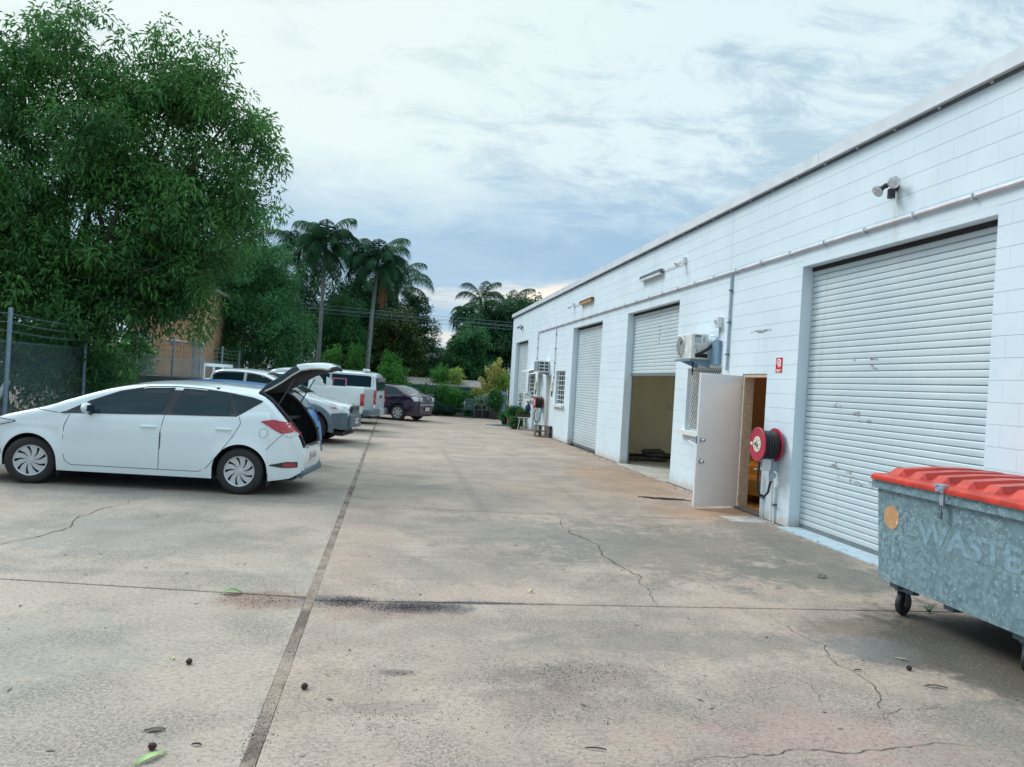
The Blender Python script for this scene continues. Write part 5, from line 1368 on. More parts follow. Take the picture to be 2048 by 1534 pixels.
for z in (.05,1.0,1.9): m.tube([(FX,4,z),(FX,37,z)],.004,3)
fp(m.build('line_wire',M['fence_wire']))
# shade mesh / rubbish piled behind the fence
def pebble(m,x,y,z,a,b,c,seed,n=8):
    r=random.Random(seed); rows=[]
    for i in range(n//2+1):
        ph=math.pi*i/(n//2); rows.append([(x+a*math.sin(ph)*math.cos(t)*r.uniform(.8,1.15),y+b*math.sin(ph)*math.sin(t)*r.uniform(.8,1.15),z-c*math.cos(ph)*r.uniform(.85,1.1)) for t in [2*math.pi*k/n for k in range(n)]])
    m.grid(rows,close=True)
def junk(name,label,cat,m_,fn):
    m=MB(); fn(m); tag(m.build(name,m_,smooth=50),label,cat)
junk('tarpaulin','crumpled blue green tarpaulin heaped behind the fence at the far left','tarpaulin',mat('teal_tarp',(.10,.26,.27),.6,0,.2,4),lambda m:pebble(m,-7.0,12.9,.25,.5,1.0,.5,3,14))
junk('cardboard_sheet','weathered brown sheet leaning behind the fence by the tarpaulin','sheet',mat('brown_sheet',(.22,.16,.09),.9),lambda m:m.box(-.02,.02,-.7,.7,0,.75,T=TR(-7.3,14.0,.15)@RX(8)@RY(14)))
junk('pvc_pipe','pale pipe leaning diagonally behind the chain link fence','pipe',M['potgrey'],lambda m:m.tube([(-6.8,14.2,.55),(-6.9,15.2,1.20)],.05,10))
junk('white_sack','pale sack lying on junk behind the fence left of the post','sack',mat('pale_sack',(.42,.40,.36),.9),lambda m:pebble(m,-6.7,12.55,1.35,.25,.35,.12,5,12))
junk('rubbish_heap','dull pile of pots and cuttings behind the chain link fence','rubbish heap',M['sack'],lambda m:[pebble(m,-7.6-.3*math.sin(i*3),13.4+i*.5,.35+.1*math.sin(i*5),.45,.45,.45,20+i,10) for i in range(7)])
# ================================================================ FOLIAGE
def leaves(name,cent,rad,per,L,Wd,mt,parent,seed=1,droop=.5,fold=.18,up=0.0,flat=.0,curl=.12):
    r=np.random.default_rng(seed); cent=np.asarray(cent,float); n=len(cent)*per
    c=np.repeat(cent,per,0); rad=np.repeat(np.broadcast_to(rad,(len(cent),)),per)
    d=r.normal(size=(n,3)); d/=np.linalg.norm(d,axis=1)[:,None]
    p=c+d*(rad*r.random(n)**.45)[:,None]
    dr=d*.7+r.normal(size=(n,3))*.55+np.array([0,0,-droop+up]); 
    if flat: dr[:,2]*=(1-flat)
    dr/=np.linalg.norm(dr,axis=1)[:,None]
    s=np.cross(dr,r.normal(size=(n,3))*(.6)+np.array([0,0,1.0])); s/=np.linalg.norm(s,axis=1)[:,None]+1e-6
    nn=np.cross(s,dr); l=L*r.uniform(.65,1.25,n)[:,None]; w=Wd*r.uniform(.7,1.2,n)[:,None]
    a=p; t=p+dr*l-np.array([0,0,1])*l*curl
    m1=p+dr*l*.45+s*w*.5+nn*w*fold; m2=p+dr*l*.45-s*w*.5+nn*w*fold
    V=np.stack([a,m1,t,m2],1).reshape(-1,3); b=np.arange(n)*4
    F=np.concatenate([np.stack([b,b+1,b+2],1),np.stack([b,b+2,b+3],1)])
    lv=np.repeat(np.clip(np.repeat(r.random(len(cent)),per)*.5+r.random(n)*.5,0,1),4)
    me=npmesh(name,V,F,False,lv); o=link(name,me,mt,parent); return o
def blobs_pts(bl,n,seed,shell=.45):
    r=np.random.default_rng(seed); vol=np.array([b[3]*b[4]*b[5] for b in bl])**.8; idx=r.choice(len(bl),n,p=vol/vol.sum()); B=np.array(bl)[idx]
    d=r.normal(size=(n,3)); d/=np.linalg.norm(d,axis=1)[:,None]; q=r.random(n)**shell
    return B[:,:3]+d*q[:,None]*B[:,3:6]
LM={'gum':leafmat('acacia_leaf',(.018,.085,.033),(.13,.32,.075),.34),
 'dark':leafmat('dark_leaf',(.014,.065,.030),(.042,.145,.050),.27),
 'mid':leafmat('mid_leaf',(.025,.115,.042),(.075,.24,.075),.32),
 'fresh':leafmat('bright_leaf',(.05,.18,.035),(.12,.34,.07),.4),
 'olive':leafmat('olive_leaf',(.022,.070,.024),(.085,.14,.035),.25),
 'palm':leafmat('palm_leaf',(.009,.042,.026),(.028,.10,.038),.2,.85),
 'croton':leafmat('golden_leaf',(.42,.42,.10),(.62,.58,.24),.4),
 'lime':leafmat('lime_leaf',(.16,.34,.06),(.38,.50,.13),.4),
 'hedge':leafmat('hedge_leaf',(.02,.10,.035),(.07,.22,.065),.3),
 'topi':leafmat('topiary_leaf',(.010,.045,.030),(.025,.08,.045),.2),
 'white':leafmat('variegated_leaf',(.10,.24,.12),(.55,.62,.50),.3)}
def limbs(m,base,tips,r0,seed=0,bend=.3):
    r=random.Random(seed)
    for t in tips:
        b=Vector(base); t=Vector(t); mid=b.lerp(t,.5)+Vector((r.uniform(-bend,bend),r.uniform(-bend,bend),r.uniform(0,bend)))
        m.tube([b,b.lerp(mid,.6),mid,mid.lerp(t,.55),t],[r0,r0*.8,r0*.6,r0*.4,r0*.15],7)
def tree(name,label,base,h0,r0,blobs,ncl,crad,per,L,Wd,mt,seed,group=None,droop=.5,nlimb=14,bark='bark',shell=.45,clump=14,**kw):
    t=thing(name,label,'tree',base,0,group); bx=Vector(base)
    top=Vector((max(blobs[0][0],base[0]-.4) if blobs[0][0]<base[0] else min(blobs[0][0],base[0]+.4),blobs[0][1],h0))
    m=MB(); mid=bx.lerp(top,.5)+Vector((.1,-.08,0)); m.tube([bx-bx,mid-bx,top-bx],[r0,r0*.82,r0*.7],10)
    pts=blobs_pts(blobs,nlimb,seed+5,.6)
    limbs(m,top-bx,[Vector(p)-bx for p in pts],r0*.55,seed)
    m.build('trunk',M[bark],t,smooth=60)
    rr_=np.random.default_rng(seed+77); ns=max(12,int(ncl/clump)); sub_=blobs_pts(blobs,ns,seed,shell)
    rs=crad*rr_.uniform(1.1,2.3,ns); k=rr_.choice(ns,int(ncl*.86),p=rs**2/(rs**2).sum()); d=rr_.normal(size=(len(k),3)); d/=np.linalg.norm(d,axis=1)[:,None]
    c=sub_[k]+d*(rs[k]*rr_.random(len(k))**.5)[:,None]*np.array([1,1,.75])
    c=np.concatenate([c,blobs_pts(blobs,int(ncl*.14),seed+2,.7)])-np.array(base)
    leaves('crown',c,crad*.62,per,L,Wd,mt,t,seed,droop,**kw); return t
GT='trees along the left boundary'
# big acacia hanging over the fence
big=[(-3.25,17,5.2,.5,.7,.7),(-4.3,16.9,3.7,.9,.8,.7),(-3.4,17,4.5,.6,.7,.6),(-8.7,17.2,7.5,.9,.9,.6),(-6.9,17.3,5.2,2.4,2.0,2.4),(-5.2,17.2,5.8,1.9,1.8,1.9),(-8.6,17.3,5.6,2.2,2,2.3),(-6.6,17.0,7.4,1.6,1.4,1.0),(-4.6,17.0,7.0,1.1,1.2,1.05),(-3.9,17.0,5.6,1.05,1.3,1.5),(-4.3,17.0,4.2,1.2,1.3,1.2),
     (-6.0,16.8,3.4,1.7,1.4,1.1),(-7.8,16.6,3.2,1.8,1.4,1.3),(-6.5,16.3,2.5,.75,.7,.75),(-9.2,17.0,3.6,1.6,1.4,2.0),(-5.0,17.1,3.2,.8,1,.65),(-6.9,17.1,8.2,.55,.6,.5),(-5.6,17.1,7.95,.7,.6,.35),(-8.2,17.2,7.3,1.1,1,.6),(-3.4,17,6.6,.5,.6,.5),(-3.3,17,4.9,.55,.6,.5),(-5.9,16.4,2.4,.45,.5,.35),(-4.6,17.0,7.7,.9,.9,.75),(-3.5,17,7.0,.65,.8,.55),(-7.9,17.2,7.9,.9,.9,.7),(-6.2,17.0,3.6,1.5,1.3,1.0),(-4.35,16.9,3.35,.85,.8,.7),(-3.75,17,4.0,.7,.8,.7),(-6.1,16.6,2.2,.7,.6,.7),(-5.75,16.6,1.75,.4,.4,.45),(-5.2,16.9,2.6,.5,.5,.5),(-5.0,16.9,2.95,.7,.7,.5),(-7.0,17.0,2.6,1.2,1.0,.7)]
tree('acacia_tree','huge dense acacia tree with drooping leaves overhanging the chain link fence',(-6.95,18.6,-.1),2.6,.17,big,2650,.42,40,.145,.045,LM['gum'],11,GT,droop=.3,nlimb=40,clump=9,shell=.38,curl=.25)
# low growth through the fence
def bush(name,label,blobs,ncl,crad,per,L,Wd,mt,seed,cat='bush',group=None,droop=.3,base=None,stems=6,stem_r=.015,**kw):
    b=base or (blobs[0][0],blobs[0][1],0); t=thing(name,label,cat,b,0,group); bb=Vector(b); m=MB()
    limbs(m,(0,0,0),[Vector(p)-bb for p in blobs_pts(blobs,stems,seed+3,.7)],stem_r,seed,.1); m.build('stem',M['bark'],t)
    leaves('foliage',blobs_pts(blobs,ncl,seed,.4)-np.array(b),crad,per,L,Wd,mt,t,seed,droop,**kw); return t
bush('fence_creeper','leafy growth pushing through the fence below the big acacia',[(-6.3,17.4,1.5,.45,1.0,.6),(-6.6,16.6,1.0,.4,.8,.8),(-6.5,18.6,1.3,.4,.9,.9)],170,.25,34,.14,.045,LM['mid'],21)
bush('fence_shrub','dark scrub behind the chain link fence left of the big acacia',[(-8.2,14.5,1.0,1.0,2.2,1.2),(-9.2,13.2,1.6,1.0,2.0,1.5),(-8.9,16.5,1.2,1,2,1.5)],420,.4,30,.16,.05,LM['dark'],22)
bush('broadleaf_shrub','small bright broad leaved shrub by the fence below the orange wall',[(-6.9,22.3,1.7,.35,.3,.6),(-7.1,22.1,2.1,.3,.3,.4)],60,.2,16,.22,.09,LM['fresh'],23)
# middle trees between acacia and palms
tree('leafy_tree','mid green feathery tree between the acacia and the palms',(-6.9,33.5,0),3,.22,[(-6.6,33.5,5.0,1.9,1.8,2.1),(-5.2,33.5,4.6,1.6,1.6,1.9),(-7.9,33.5,4.4,1.8,1.6,2.2),(-4.6,33,3.2,1.3,1.4,1.5),(-6.6,33,2.8,2.0,1.5,1.5),(-5.4,33.4,6.2,.9,1,.8),(-8.9,33,3.2,1.4,1.3,1.8)],1300,.5,40,.17,.045,LM['mid'],31,GT,droop=.55,nlimb=18)
tree('leafy_tree','dark dense tree behind the feathery tree, left of the first palm',(-8.9,38,0),3,.25,[(-8.6,38,5.2,2.4,2,2.6),(-6.8,38.5,6.2,2.0,1.8,1.8),(-5.8,38.5,3.6,1.8,1.8,2.2),(-10.8,38,4.6,2.4,2,2.8)],1000,.6,36,.22,.065,LM['dark'],32,GT,nlimb=14)
tree('leafy_tree','leafy green tree standing between the two tall palms',(-2.9,43.5,0),2.6,.18,[(-2.9,43.5,3.9,1.2,1.4,1.9),(-3.6,43.5,3.0,1.3,1.2,1.7),(-2.4,43.6,2.6,1.0,1.2,1.3),(-3.2,43.5,5.2,.8,.8,.8)],620,.45,36,.20,.06,LM['mid'],33,GT)
tree('leafy_tree','shadowy dark tree at the back between and behind the palms',(-2.0,48,0),3,.25,[(-3.5,48,5.0,2.4,1.8,2.8),(-1.0,48,4.6,2.0,1.8,2.6),(-5.2,48,5.2,2.2,1.8,3.0),(-.6,48,3.0,2.4,1.6,1.8),(-2.2,48,6.4,1.6,1.4,1.3)],1150,.65,34,.26,.08,LM['dark'],34,GT)
tree('leafy_tree','olive and rusty tinged tree behind the second palm',(.2,45.2,0),2.4,.18,[(.0,45.2,3.8,1.3,1.4,1.5),(.7,45.2,2.8,1.2,1.3,1.2),(-.6,45.0,2.6,1.0,1.2,1.1),(.3,45.2,5.0,.9,1,.7)],520,.42,36,.20,.06,LM['olive'],35,GT)
tree('leafy_tree','dark tree filling the background behind the chain link fence left of the orange building',(-12.5,27,0),3,.3,[(-12.6,27,3.2,2.2,2,3.2),(-15.5,27,3.2,2.4,2,3.2),(-10.9,27.5,2.2,1.2,1.4,1.8)],520,.6,34,.26,.09,LM['dark'],36,GT)
# tiered tree with flat layers
def tiered():
    base=(1.3,47,0); t=thing('tiered_tree','dark tiered tree with flat layered branches right of the palms','tree',base,0,GT); m=MB(); m.tube([(0,0,0),(-.1,0,3),(-.4,0,6.0)],[.2,.14,.05],8); cs=[]
    r=random.Random(9)
    tiers=[(1.5,1.7,26),(2.1,1.95,26),(2.7,1.8,24),(3.3,1.65,22),(3.9,1.45,20),(4.5,1.3,17),(5.1,1.1,14),(5.7,.85,10),(6.2,.5,6)]
    for z,R_,n in tiers:
        for k in range(n):
            a=2*math.pi*k/n+r.uniform(-.2,.2); rr_=R_*r.uniform(.75,1.1); zz=z+r.uniform(-.15,.15)+.18
            x,y=rr_*math.cos(a),rr_*math.sin(a)*.8; m.tube([(-.06*z,0,z-.2),(x*.6-.06*z*.4,y*.6,zz-.08),(x,y,zz)],[.035,.02,.008],5)
            for q in (.35,.55,.7,.85,1.0): cs.append((x*q-.06*z*(1-q),y*q,zz+.02*r.uniform(-1,3)))
    m.build('trunk',M['bark'],t,smooth=60); c=np.array(cs); o=leaves('crown',c,.24,24,.16,.07,LM['dark'],t,41,.1,flat=.55); return t
tiered()
# trees at the far right behind the warehouse
tree('leafy_tree','big dark tree right at the warehouse corner beyond the garden',(7.2,50,0),3,.3,[(6.6,50,5.4,1.7,1.6,1.7),(8.6,50.5,5.4,1.8,1.6,1.8),(5.4,50,4.6,1.1,1.2,1.5),(7.2,50,3.6,2.0,1.5,1.6),(9.8,50.5,6.2,1.1,1,1.1),(5.6,50,2.6,1.4,1.3,1.2)],1150,.5,38,.24,.085,LM['dark'],51,'trees beyond the garden')
tree('leafy_tree','rounded green tree with open crown at the end of the garden',(4.6,48,0),2.4,.2,[(4.5,48,3.7,1.1,1.2,1.2),(3.9,48,2.8,1.1,1.1,.9),(5.3,48,2.6,1.2,1.1,1.0),(4.9,48,4.3,.7,.8,.7)],520,.42,38,.2,.075,LM['mid'],52,'trees beyond the garden')
tree('leafy_tree','slim dark tree with a spiky top left of the rounded green tree',(3.55,50,0),2,.08,[(3.6,50,2.3,.6,.6,.8),(3.75,50,3.3,.3,.35,.6),(3.85,50,4.1,.16,.2,.55)],150,.22,26,.2,.07,LM['dark'],53,'trees beyond the garden')
tree('leafy_tree','low green trees closing the gap behind the garden shed roof',(2.0,54,0),1.5,.1,[(2.6,54,1.7,1.4,1,.9),(1.0,54,1.6,1.3,1,.9),(3.6,54,2.2,.8,.8,.8)],300,.45,30,.24,.08,LM['hedge'],54,'trees beyond the garden')
bush('boundary_scrub','long dark scrub closing the view under the trees behind the utilities',[(-9,40,.9,2.5,.8,1.2),(-5.5,40.2,.9,2.5,.8,1.2),(-2.2,40.4,.8,1.8,.7,1.1),(-12,36,1.2,2.5,.8,1.4)],560,.4,28,.2,.07,LM['dark'],58)
# ---- palms
def frond(parent,base,az,el,L,mt,seed,wid=.5,sag=1.0,n=52,rad=.022,name='frond'):
    r=random.Random(seed); P=[]; p=Vector(base); e=el
    ns=16
    for i in range(ns+1):
        P.append(p.copy()); d=Vector((math.cos(az)*math.cos(e),math.sin(az)*math.cos(e),math.sin(e))); p=p+d*(L/ns); e-=sag*(.03+.16*(i/ns))
    V=[];F=[]
    def at(t):
        k=min(ns-1,int(t*ns)); f=t*ns-k; return P[k].lerp(P[k+1],f),(P[k+1]-P[k]).normalized()
    for i in range(n):
        t=.16+.84*i/(n-1); q,d=at(t*.999)
        side=d.cross(Vector((0,0,1))); side=side.normalized() if side.length>.05 else Vector((1,0,0))
        ll=1.25*wid*math.sin(math.pi*min(1,(t-.05)*.95))**.6*r.uniform(.8,1.1)
        for sg in (1,-1):
            dd=(side*sg*.8+d*.55+Vector((0,0,-.35-.35*r.random()))).normalized(); mid=q+dd*ll*.5+Vector((0,0,.02)); tip=q+dd*ll+Vector((0,0,-.45*ll)); w=d*.017
            b=len(V); V+=[q-w,q+w,mid+w,mid-w,tip]; F+=[(b,b+1,b+2),(b,b+2,b+3),(b+3,b+2,b+4)]
    # rachis
    k0=len(V)
    for i,pp in enumerate(P):
        rr_=rad*(1-.85*i/ns)
        for a in range(3): V.append(pp+Vector((math.cos(2.1*a)*rr_,math.sin(2.1*a)*rr_,math.sin(2.1*a+1)*rr_*.6)))
    for i in range(ns):
        for a in range(3):
            x=k0+i*3+a; y=k0+i*3+(a+1)%3; F+=[(x,y,y+3),(x,y+3,x+3)]
    me=npmesh(name,[tuple(v) for v in V],F,False,np.full(len(V),r.random())); return link(name,me,mt,parent)
def palm(label,base,hub,nf,L,seed,wid=.55,trunk_r=.13,fruit=False,lean=0,sag=1.0):
    t=thing('palm_tree',label,'palm tree',base,0,'tall palms at the end of the yard'); b=Vector(base); h=Vector(hub)-b; m=MB()
    pts=[Vector((0,0,0)),h*.33+Vector((lean*.4,0,0)),h*.66+Vector((lean*.5,0,0)),h-Vector((0,0,.2))]; m.tube(pts,[trunk_r*1.25,trunk_r,trunk_r*.85,trunk_r*.9],12)
    for i in range(26):
        q=h*(i+1)/28; m.lathe([(trunk_r*.96,-.01),(trunk_r*1.04,.01),(trunk_r*.95,.03)],12,T=TR(q.x+lean*.5*math.sin(math.pi*(i+1)/28*.8),q.y,q.z))
    m.build('trunk',M['palmbark'],t,smooth=60)
    MB().tube([h-Vector((0,0,.5)),h,h+Vector((0,0,.5))],[trunk_r*.8,trunk_r*1.0,trunk_r*.3],10).build('crownshaft',LM['palm'],t,smooth=True)
    r=random.Random(seed)
    for k in range(nf):
        az=2.4*k+r.uniform(-.2,.2); q=k/nf; el=R(78)-q*R(95)+r.uniform(-.1,.1)
        frond(t,h+Vector((0,0,.25-.3*q)),az,el,L*r.uniform(.85,1.1),LM['palm'],seed*100+k,wid,sag*(1.0+.45*q))
    if fruit:
        f=MB()
        rr_=random.Random(seed+7)
        for i in range(60):
            a=rr_.uniform(0,6.3); s=rr_.uniform(.02,.30); f.tube([(h.x,h.y,h.z-.45),(h.x+fruit[0]+s*math.cos(a)*.6,h.y+s*math.sin(a)*.6,h.z-.75),(h.x+fruit[0]+s*math.cos(a),h.y+s*math.sin(a),h.z-fruit[1]+rr_.uniform(-.45,.35))],[.008,.010,.004],4)
        f.build('fruit_stalk',mat('rust_fruit',(.30,.13,.05),.8,0,.3,20),t)
palm('tall palm left of centre with a slim grey trunk',(-3.98,42,0),(-3.95,42,8.3),27,2.2,61,.70,.11,fruit=(.18,.75))
palm('tall palm with hanging orange fruit stalks, right of the first palm',(-1.42,42,0),(-1.18,42,7.6),27,2.15,62,.70,.12,fruit=(.38,1.9),lean=-.12)
palm('palm crown partly hidden behind the first palm',(-5.7,45.5,0),(-5.75,45.5,8.4),22,2.2,63,.62,.11)
palm('broad drooping palm behind and right of the second palm',(.0,48.5,0),(-.1,48.5,7.1),22,2.8,64,.6,.13,sag=1.15)
palm('distant palm rising over the warehouse corner trees',(8.2,56,0),(8.1,56,6.9),13,2.6,65,.55,.13)
palm('distant palm left of the antenna above the dark trees',(6.2,57,0),(6.1,57,7.6),13,2.4,66,.55,.13)
palm('fan shaped palm at the left edge of the far dark trees',(4.6,54,0),(4.75,54,6.2),14,1.4,67,.7,.10,sag=1.6)
# slim trunks/poles behind the cars
for i,(x,y,h_,l) in enumerate(((-4.25,36.4,3.6,'slim grey pole in front of the feathery tree'),(-7.2,29.5,2.6,'short grey pole at the back fence below the dark trees'))):
    t=thing('pole',l,'pole',(x,y,0)); MB().tube([(0,0,0),(0,0,h_)],.07,10).build('shaft',M['palmbark'],t,smooth=60)
# ================================================================ ORANGE BUILDING
ob=thing('orange_building','orange rendered building seen between the acacia and the feathery tree','building',(-9,31,0))
def op(o): o.parent=ob; o.matrix_parent_inverse=Matrix.Translation((9,-31,0)); return o
BX0,BX1,BY0,BY1=-9.6,-7.0,30,38
op(MB().box(BX0,BX1,BY0,BY1,0,4.5).build('wall',M['orange_wall']))
op(MB().box(BX0-.3,BX1+.3,BY0-.3,BY1+.3,4.5,4.62).build('roof',M['roof_iron']))
# block joints as recessed proud courses
for z,xa in ((2.55,-8.3),(3.45,-8.3)):
    t=MB().tube([(xa,BY0-.06,z+.05),(BX1+.02,BY0-.06,z-.03)],.03,8); op(t.build('pipe',M['pipe_paint']))
for x in (-7.75,-8.6): op(MB().tube([(x,BY0-.05,0),(x,BY0-.05,4.4)],.035,8).build('downpipe',M['orange_wall']))
f=op(MB().box(-9.35,-8.85,BY0-.05,BY0-.002,1.95,2.75).build('window',M['white_dirty']))
for i in range(8): MB().box(-9.30,-8.90,-.02,.02,-.035,.035,T=TR(0,BY0-.07,2.05+i*.088)@RX(35)).build('louvre',M['fascia'],f)
MB().box(-9.31,-8.89,BY0-.056,BY0-.051,1.99,2.71).build('pane',M['dark'],f)
bm_=MB()
for r_ in range(22):
    z0=r_*.2
    for k in range(8):
        x0=BX0+.4*k+(.2 if r_%2 else 0)
        if x0+.395>BX1: continue
        bm_.box(x0+.005,x0+.395,BY0-.012,BY0-.001,z0+.005,z0+.195)
tag(op(bm_.build('blockwork',M['orange_wall'])),kind='stuff')
# inner boundary fence in front of the orange wall
t=thing('wire_fence','rusty wire fence with bent posts in front of the orange building','fence',(-8,27.5,0))
mw=MB()
for i,(x,y,h_) in enumerate(((-8.2,27.6,2.0),(-7.6,28.3,2.35),(-6.95,29.2,1.9),(-6.5,29.9,2.2),(-8.9,27,1.9))):
    m=MB().tube([(x+8,y-27.5,0),(x+8,y-27.5,h_-.15),(x+8-.02,y-27.5,h_),(x+8-.10,y-27.5,h_+.08)],.035,8); m.build('post',M['bark'] if i%2 else M['fence_steel'],t,smooth=50)
for z in (1.35,1.7,1.95): mw.tube([(-.9,-.5,z),(-.2,.1,z-.02),(.4,.8,z+.03),(1.05,1.7,z-.01),(1.5,2.4,z)],.006,4)
mw.build('wire',M['rust'],t)
# far corrugated sheet fence section
# back fence to the garden
t=thing('wire_fence','low barbed wire fence with grey posts behind the parked utilities','fence',(-5.9,37,0)); 
for i in range(9): MB().tube([(i*.55-1.0,0,0),(i*.55-1.0,0,2.15+.15*(i%2))],.03,8).build('post',M['fence_steel'],t,smooth=50)
m=MB()
for z in (1.2,1.6,1.9,2.1): m.tube([(-1,-.03,z),(1,-.03,z-.03),(3.4,-.03,z)],.005,4)
m.build('wire',M['fence_wire'],t)
# ================================================================ GARDEN END OF YARD
sh=thing('garden_shelter','long low lean-to with ribbed iron roof and blue green panels behind the hedge','shelter',(2,41,0))
def sp_(o): o.parent=sh; o.matrix_parent_inverse=Matrix.Translation((-2,-41,0)); return o
rows=[]
for yy,zz in ((40.7,1.44),(43.4,1.80)): rows.append([(-4+k*.0475,yy,zz+.02*math.cos(k*math.pi/2)) for k in range(192)])
sp_(MB().grid(rows).build('roof',M['roof_iron'],smooth=True))
for i in range(10): sp_(MB().box(-4+i*.92,-4+i*.92+.91,40.92,40.95,.9,1.38).build('panel',M['teal_panel']))
sp_(MB().box(-4,5.2,40.72,40.76,1.36,1.42).build('fascia',M['teal_panel'])); 
for i in range(6): sp_(MB().tube([(-3.9+i*1.8,40.85,0),(-3.9+i*1.8,40.85,1.4)],.03,8).build('post',M['fence_steel']))
sp_(MB().box(-4,5.2,43.3,43.35,0,1.72).build('back_wall',M['dark']))
hs=thing('house','pale house glimpsed through the trees behind the garden','house',(2,62,0))
MB().box(-2.5,5,0,6,0,2.9).build('wall',M['housewall'],hs); MB().prism([(-3,2.9),(5.5,2.9),(3.5,4.2),(-1,4.2)],-.4,6.4).build('roof',mat('pale_roof',(.55,.57,.55),.6),hs)
for x in (-1,1.5,3.6): MB().box(x-.4,x+.4,-.03,-.002,1.0,2.1).build('window',M['glass_dark'],hs)
GH='leafy garden shrubs along the end of the yard'
bush('garden_shrub','tall bright shrub right of the white van',[(.1,39.2,1.5,.75,.6,.8),(.3,39,.8,.7,.5,.8),(-.3,39.3,1.9,.5,.5,.5)],190,.25,26,.15,.06,LM['fresh'],71,group=GH)
bush('garden_shrub','mixed green hedge shrub behind the purple sedan tail',[(1.6,38.6,.75,.9,.5,.6),(2.3,38.6,.8,.6,.5,.55)],210,.25,26,.15,.055,LM['hedge'],72,group=GH)
bush('garden_shrub','spiky leaved green shrub in the middle of the hedge',[(2.7,38.5,.9,.55,.5,.6),(3.2,38.5,.7,.6,.5,.55)],170,.25,24,.19,.05,LM['fresh'],73,group=GH,up=.5)
bush('garden_shrub','rounded green shrub at the right end of the hedge behind the chair',[(3.8,38.3,.65,.5,.45,.6),(4.15,38.1,.5,.4,.4,.5)],150,.22,24,.14,.055,LM['hedge'],74,group=GH)
bush('variegated_shrub','low white edged shrub below the golden bush',[(4.35,37.8,.75,.35,.3,.25),(4.7,37.7,.85,.35,.3,.25)],80,.16,22,.11,.05,LM['white'],75)
for i,(x,z,h,l) in enumerate(((-3.1,2.4,.9,'bright bamboo like shrub by the first palm trunk'),(-1.9,2.4,1.0,'bright bamboo like shrub left of the second palm trunk'),(-.2,2.4,.7,'sprig of bright leaves behind the van roof'),(2.5,2.0,.55,'lime green shoots poking over the shelter roof'),(3.3,1.95,.45,'second clump of shoots over the shelter roof'))):
    bush('young_shrub',l,[(x,40.3 if x<2 else 41.6,z,.42,.35,h),(x+.1,40.3 if x<2 else 41.6,z-.6,.4,.3,.7)],70,.22,18,.22,.05,LM['fresh'] if i!=4 else LM['lime'],80+i,group='bright shoots behind the garden',up=.3)
# golden bush with arching branches
def croton():
    base=(5.0,38.4,0); t=thing('golden_bush','tall golden yellow bush with arching branches at the warehouse corner','bush',base); m=MB(); cs=[];r=random.Random(4)
    ends=[(-1.15,0,1.05),(-.95,0,1.35),(-.65,.1,1.9),(-.35,0,2.45),(.0,0,2.65),(.25,0,2.9),(.45,0,2.35),(-.55,-.1,.95),(-.3,-.2,.9),(.1,-.2,1.0),(-.75,-.1,1.15),(.0,.1,2.0),(.5,0,1.7),(-.2,0,1.6),(.35,-.1,1.3),(-.5,.1,1.5)]
    for e in ends:
        e=Vector(e); mid=Vector((e.x*.5,e.y*.5,max(e.z*.85,1.5 if e.z<1.4 else e.z*.7))); P=[]
        for i in range(11):
            s=i/10; P.append(Vector((0,0,.2))*(1-s)**2+mid*2*s*(1-s)+e*s*s)
        m.tube(P,[.02*(1-.8*i/10) for i in range(11)],5)
        for p in P[4:]: cs.append(tuple(p))
    m.build('stem',M['bark'],t); leaves('foliage',cs,.13,46,.10,.05,LM['croton'],t,91,.3)
    c2=blobs_pts([(.5,.1,1.9,.4,.3,.6),(.2,.1,1.5,.4,.3,.5)],90,5); leaves('foliage',c2,.18,20,.12,.055,LM['lime'],t,92,.3)
croton()
# clipped round bushes
for i,(x,y,r_,l) in enumerate(((2.05,37.3,.42,'round clipped dark bush nearest the purple sedan'),(2.75,37.3,.36,'round clipped dark bush left of the green chair'),(1.45,37.5,.40,'round clipped dark bush behind the sedan tail'))):
    t=thing('clipped_bush',l,'bush',(x,y,0),0,'round clipped bushes'); m=MB(); pebble(m,0,0,r_*.75,r_*.8,r_*.8,r_*.7,i,16); m.build('core',LM['topi'],t,smooth=60)
    a=blobs_pts([(0,0,r_*.8,r_,r_*.9,r_*.8)],320,i+3,.08); leaves('foliage',a,.05,14,.05,.028,LM['topi'],t,i+5,.1)
# timber side screen by the corner
t=thing('lattice_screen','dark timber slat screen beside the warehouse corner','screen',(5.0,38.9,0))
for i in range(7): MB().box(-.35+i*.2,-.35+i*.2+.09,-.02,.02,0,1.65).build('slat',M['bark'],t)
MB().box(-.40,1.0,-.05,-.021,1.55,1.62).build('rail',M['bark'],t); MB().tube([(-.5,-.1,1.05),(.9,-.1,.9)],.02,6).build('stick',M['palmbark'],t)
# leaning board and ladder
t=thing('leaning_board','long grey board leaning on the warehouse corner','board',(5.22,36.3,0)); MB().box(-.12,.12,-.02,.02,0,1.35,T=RX(-8)@RY(3)).build('plank',M['bluegrey'],t)
t=thing('leaning_ladder','thin pale frame leaning beside the grey board','frame',(4.75,36.4,0)); m=MB(); m.tube([(0,0,.35),(.4,.2,1.3)],.02,6); m.tube([(-.12,0,.33),(.28,.2,1.28)],.012,6)
for k in range(4): m.tube([(.02+.1*k,.05*k,.5+.22*k),(-.10+.1*k,.05*k,.48+.22*k)],.01,5)
m.build('frame_rail',M['palmbark'],t)
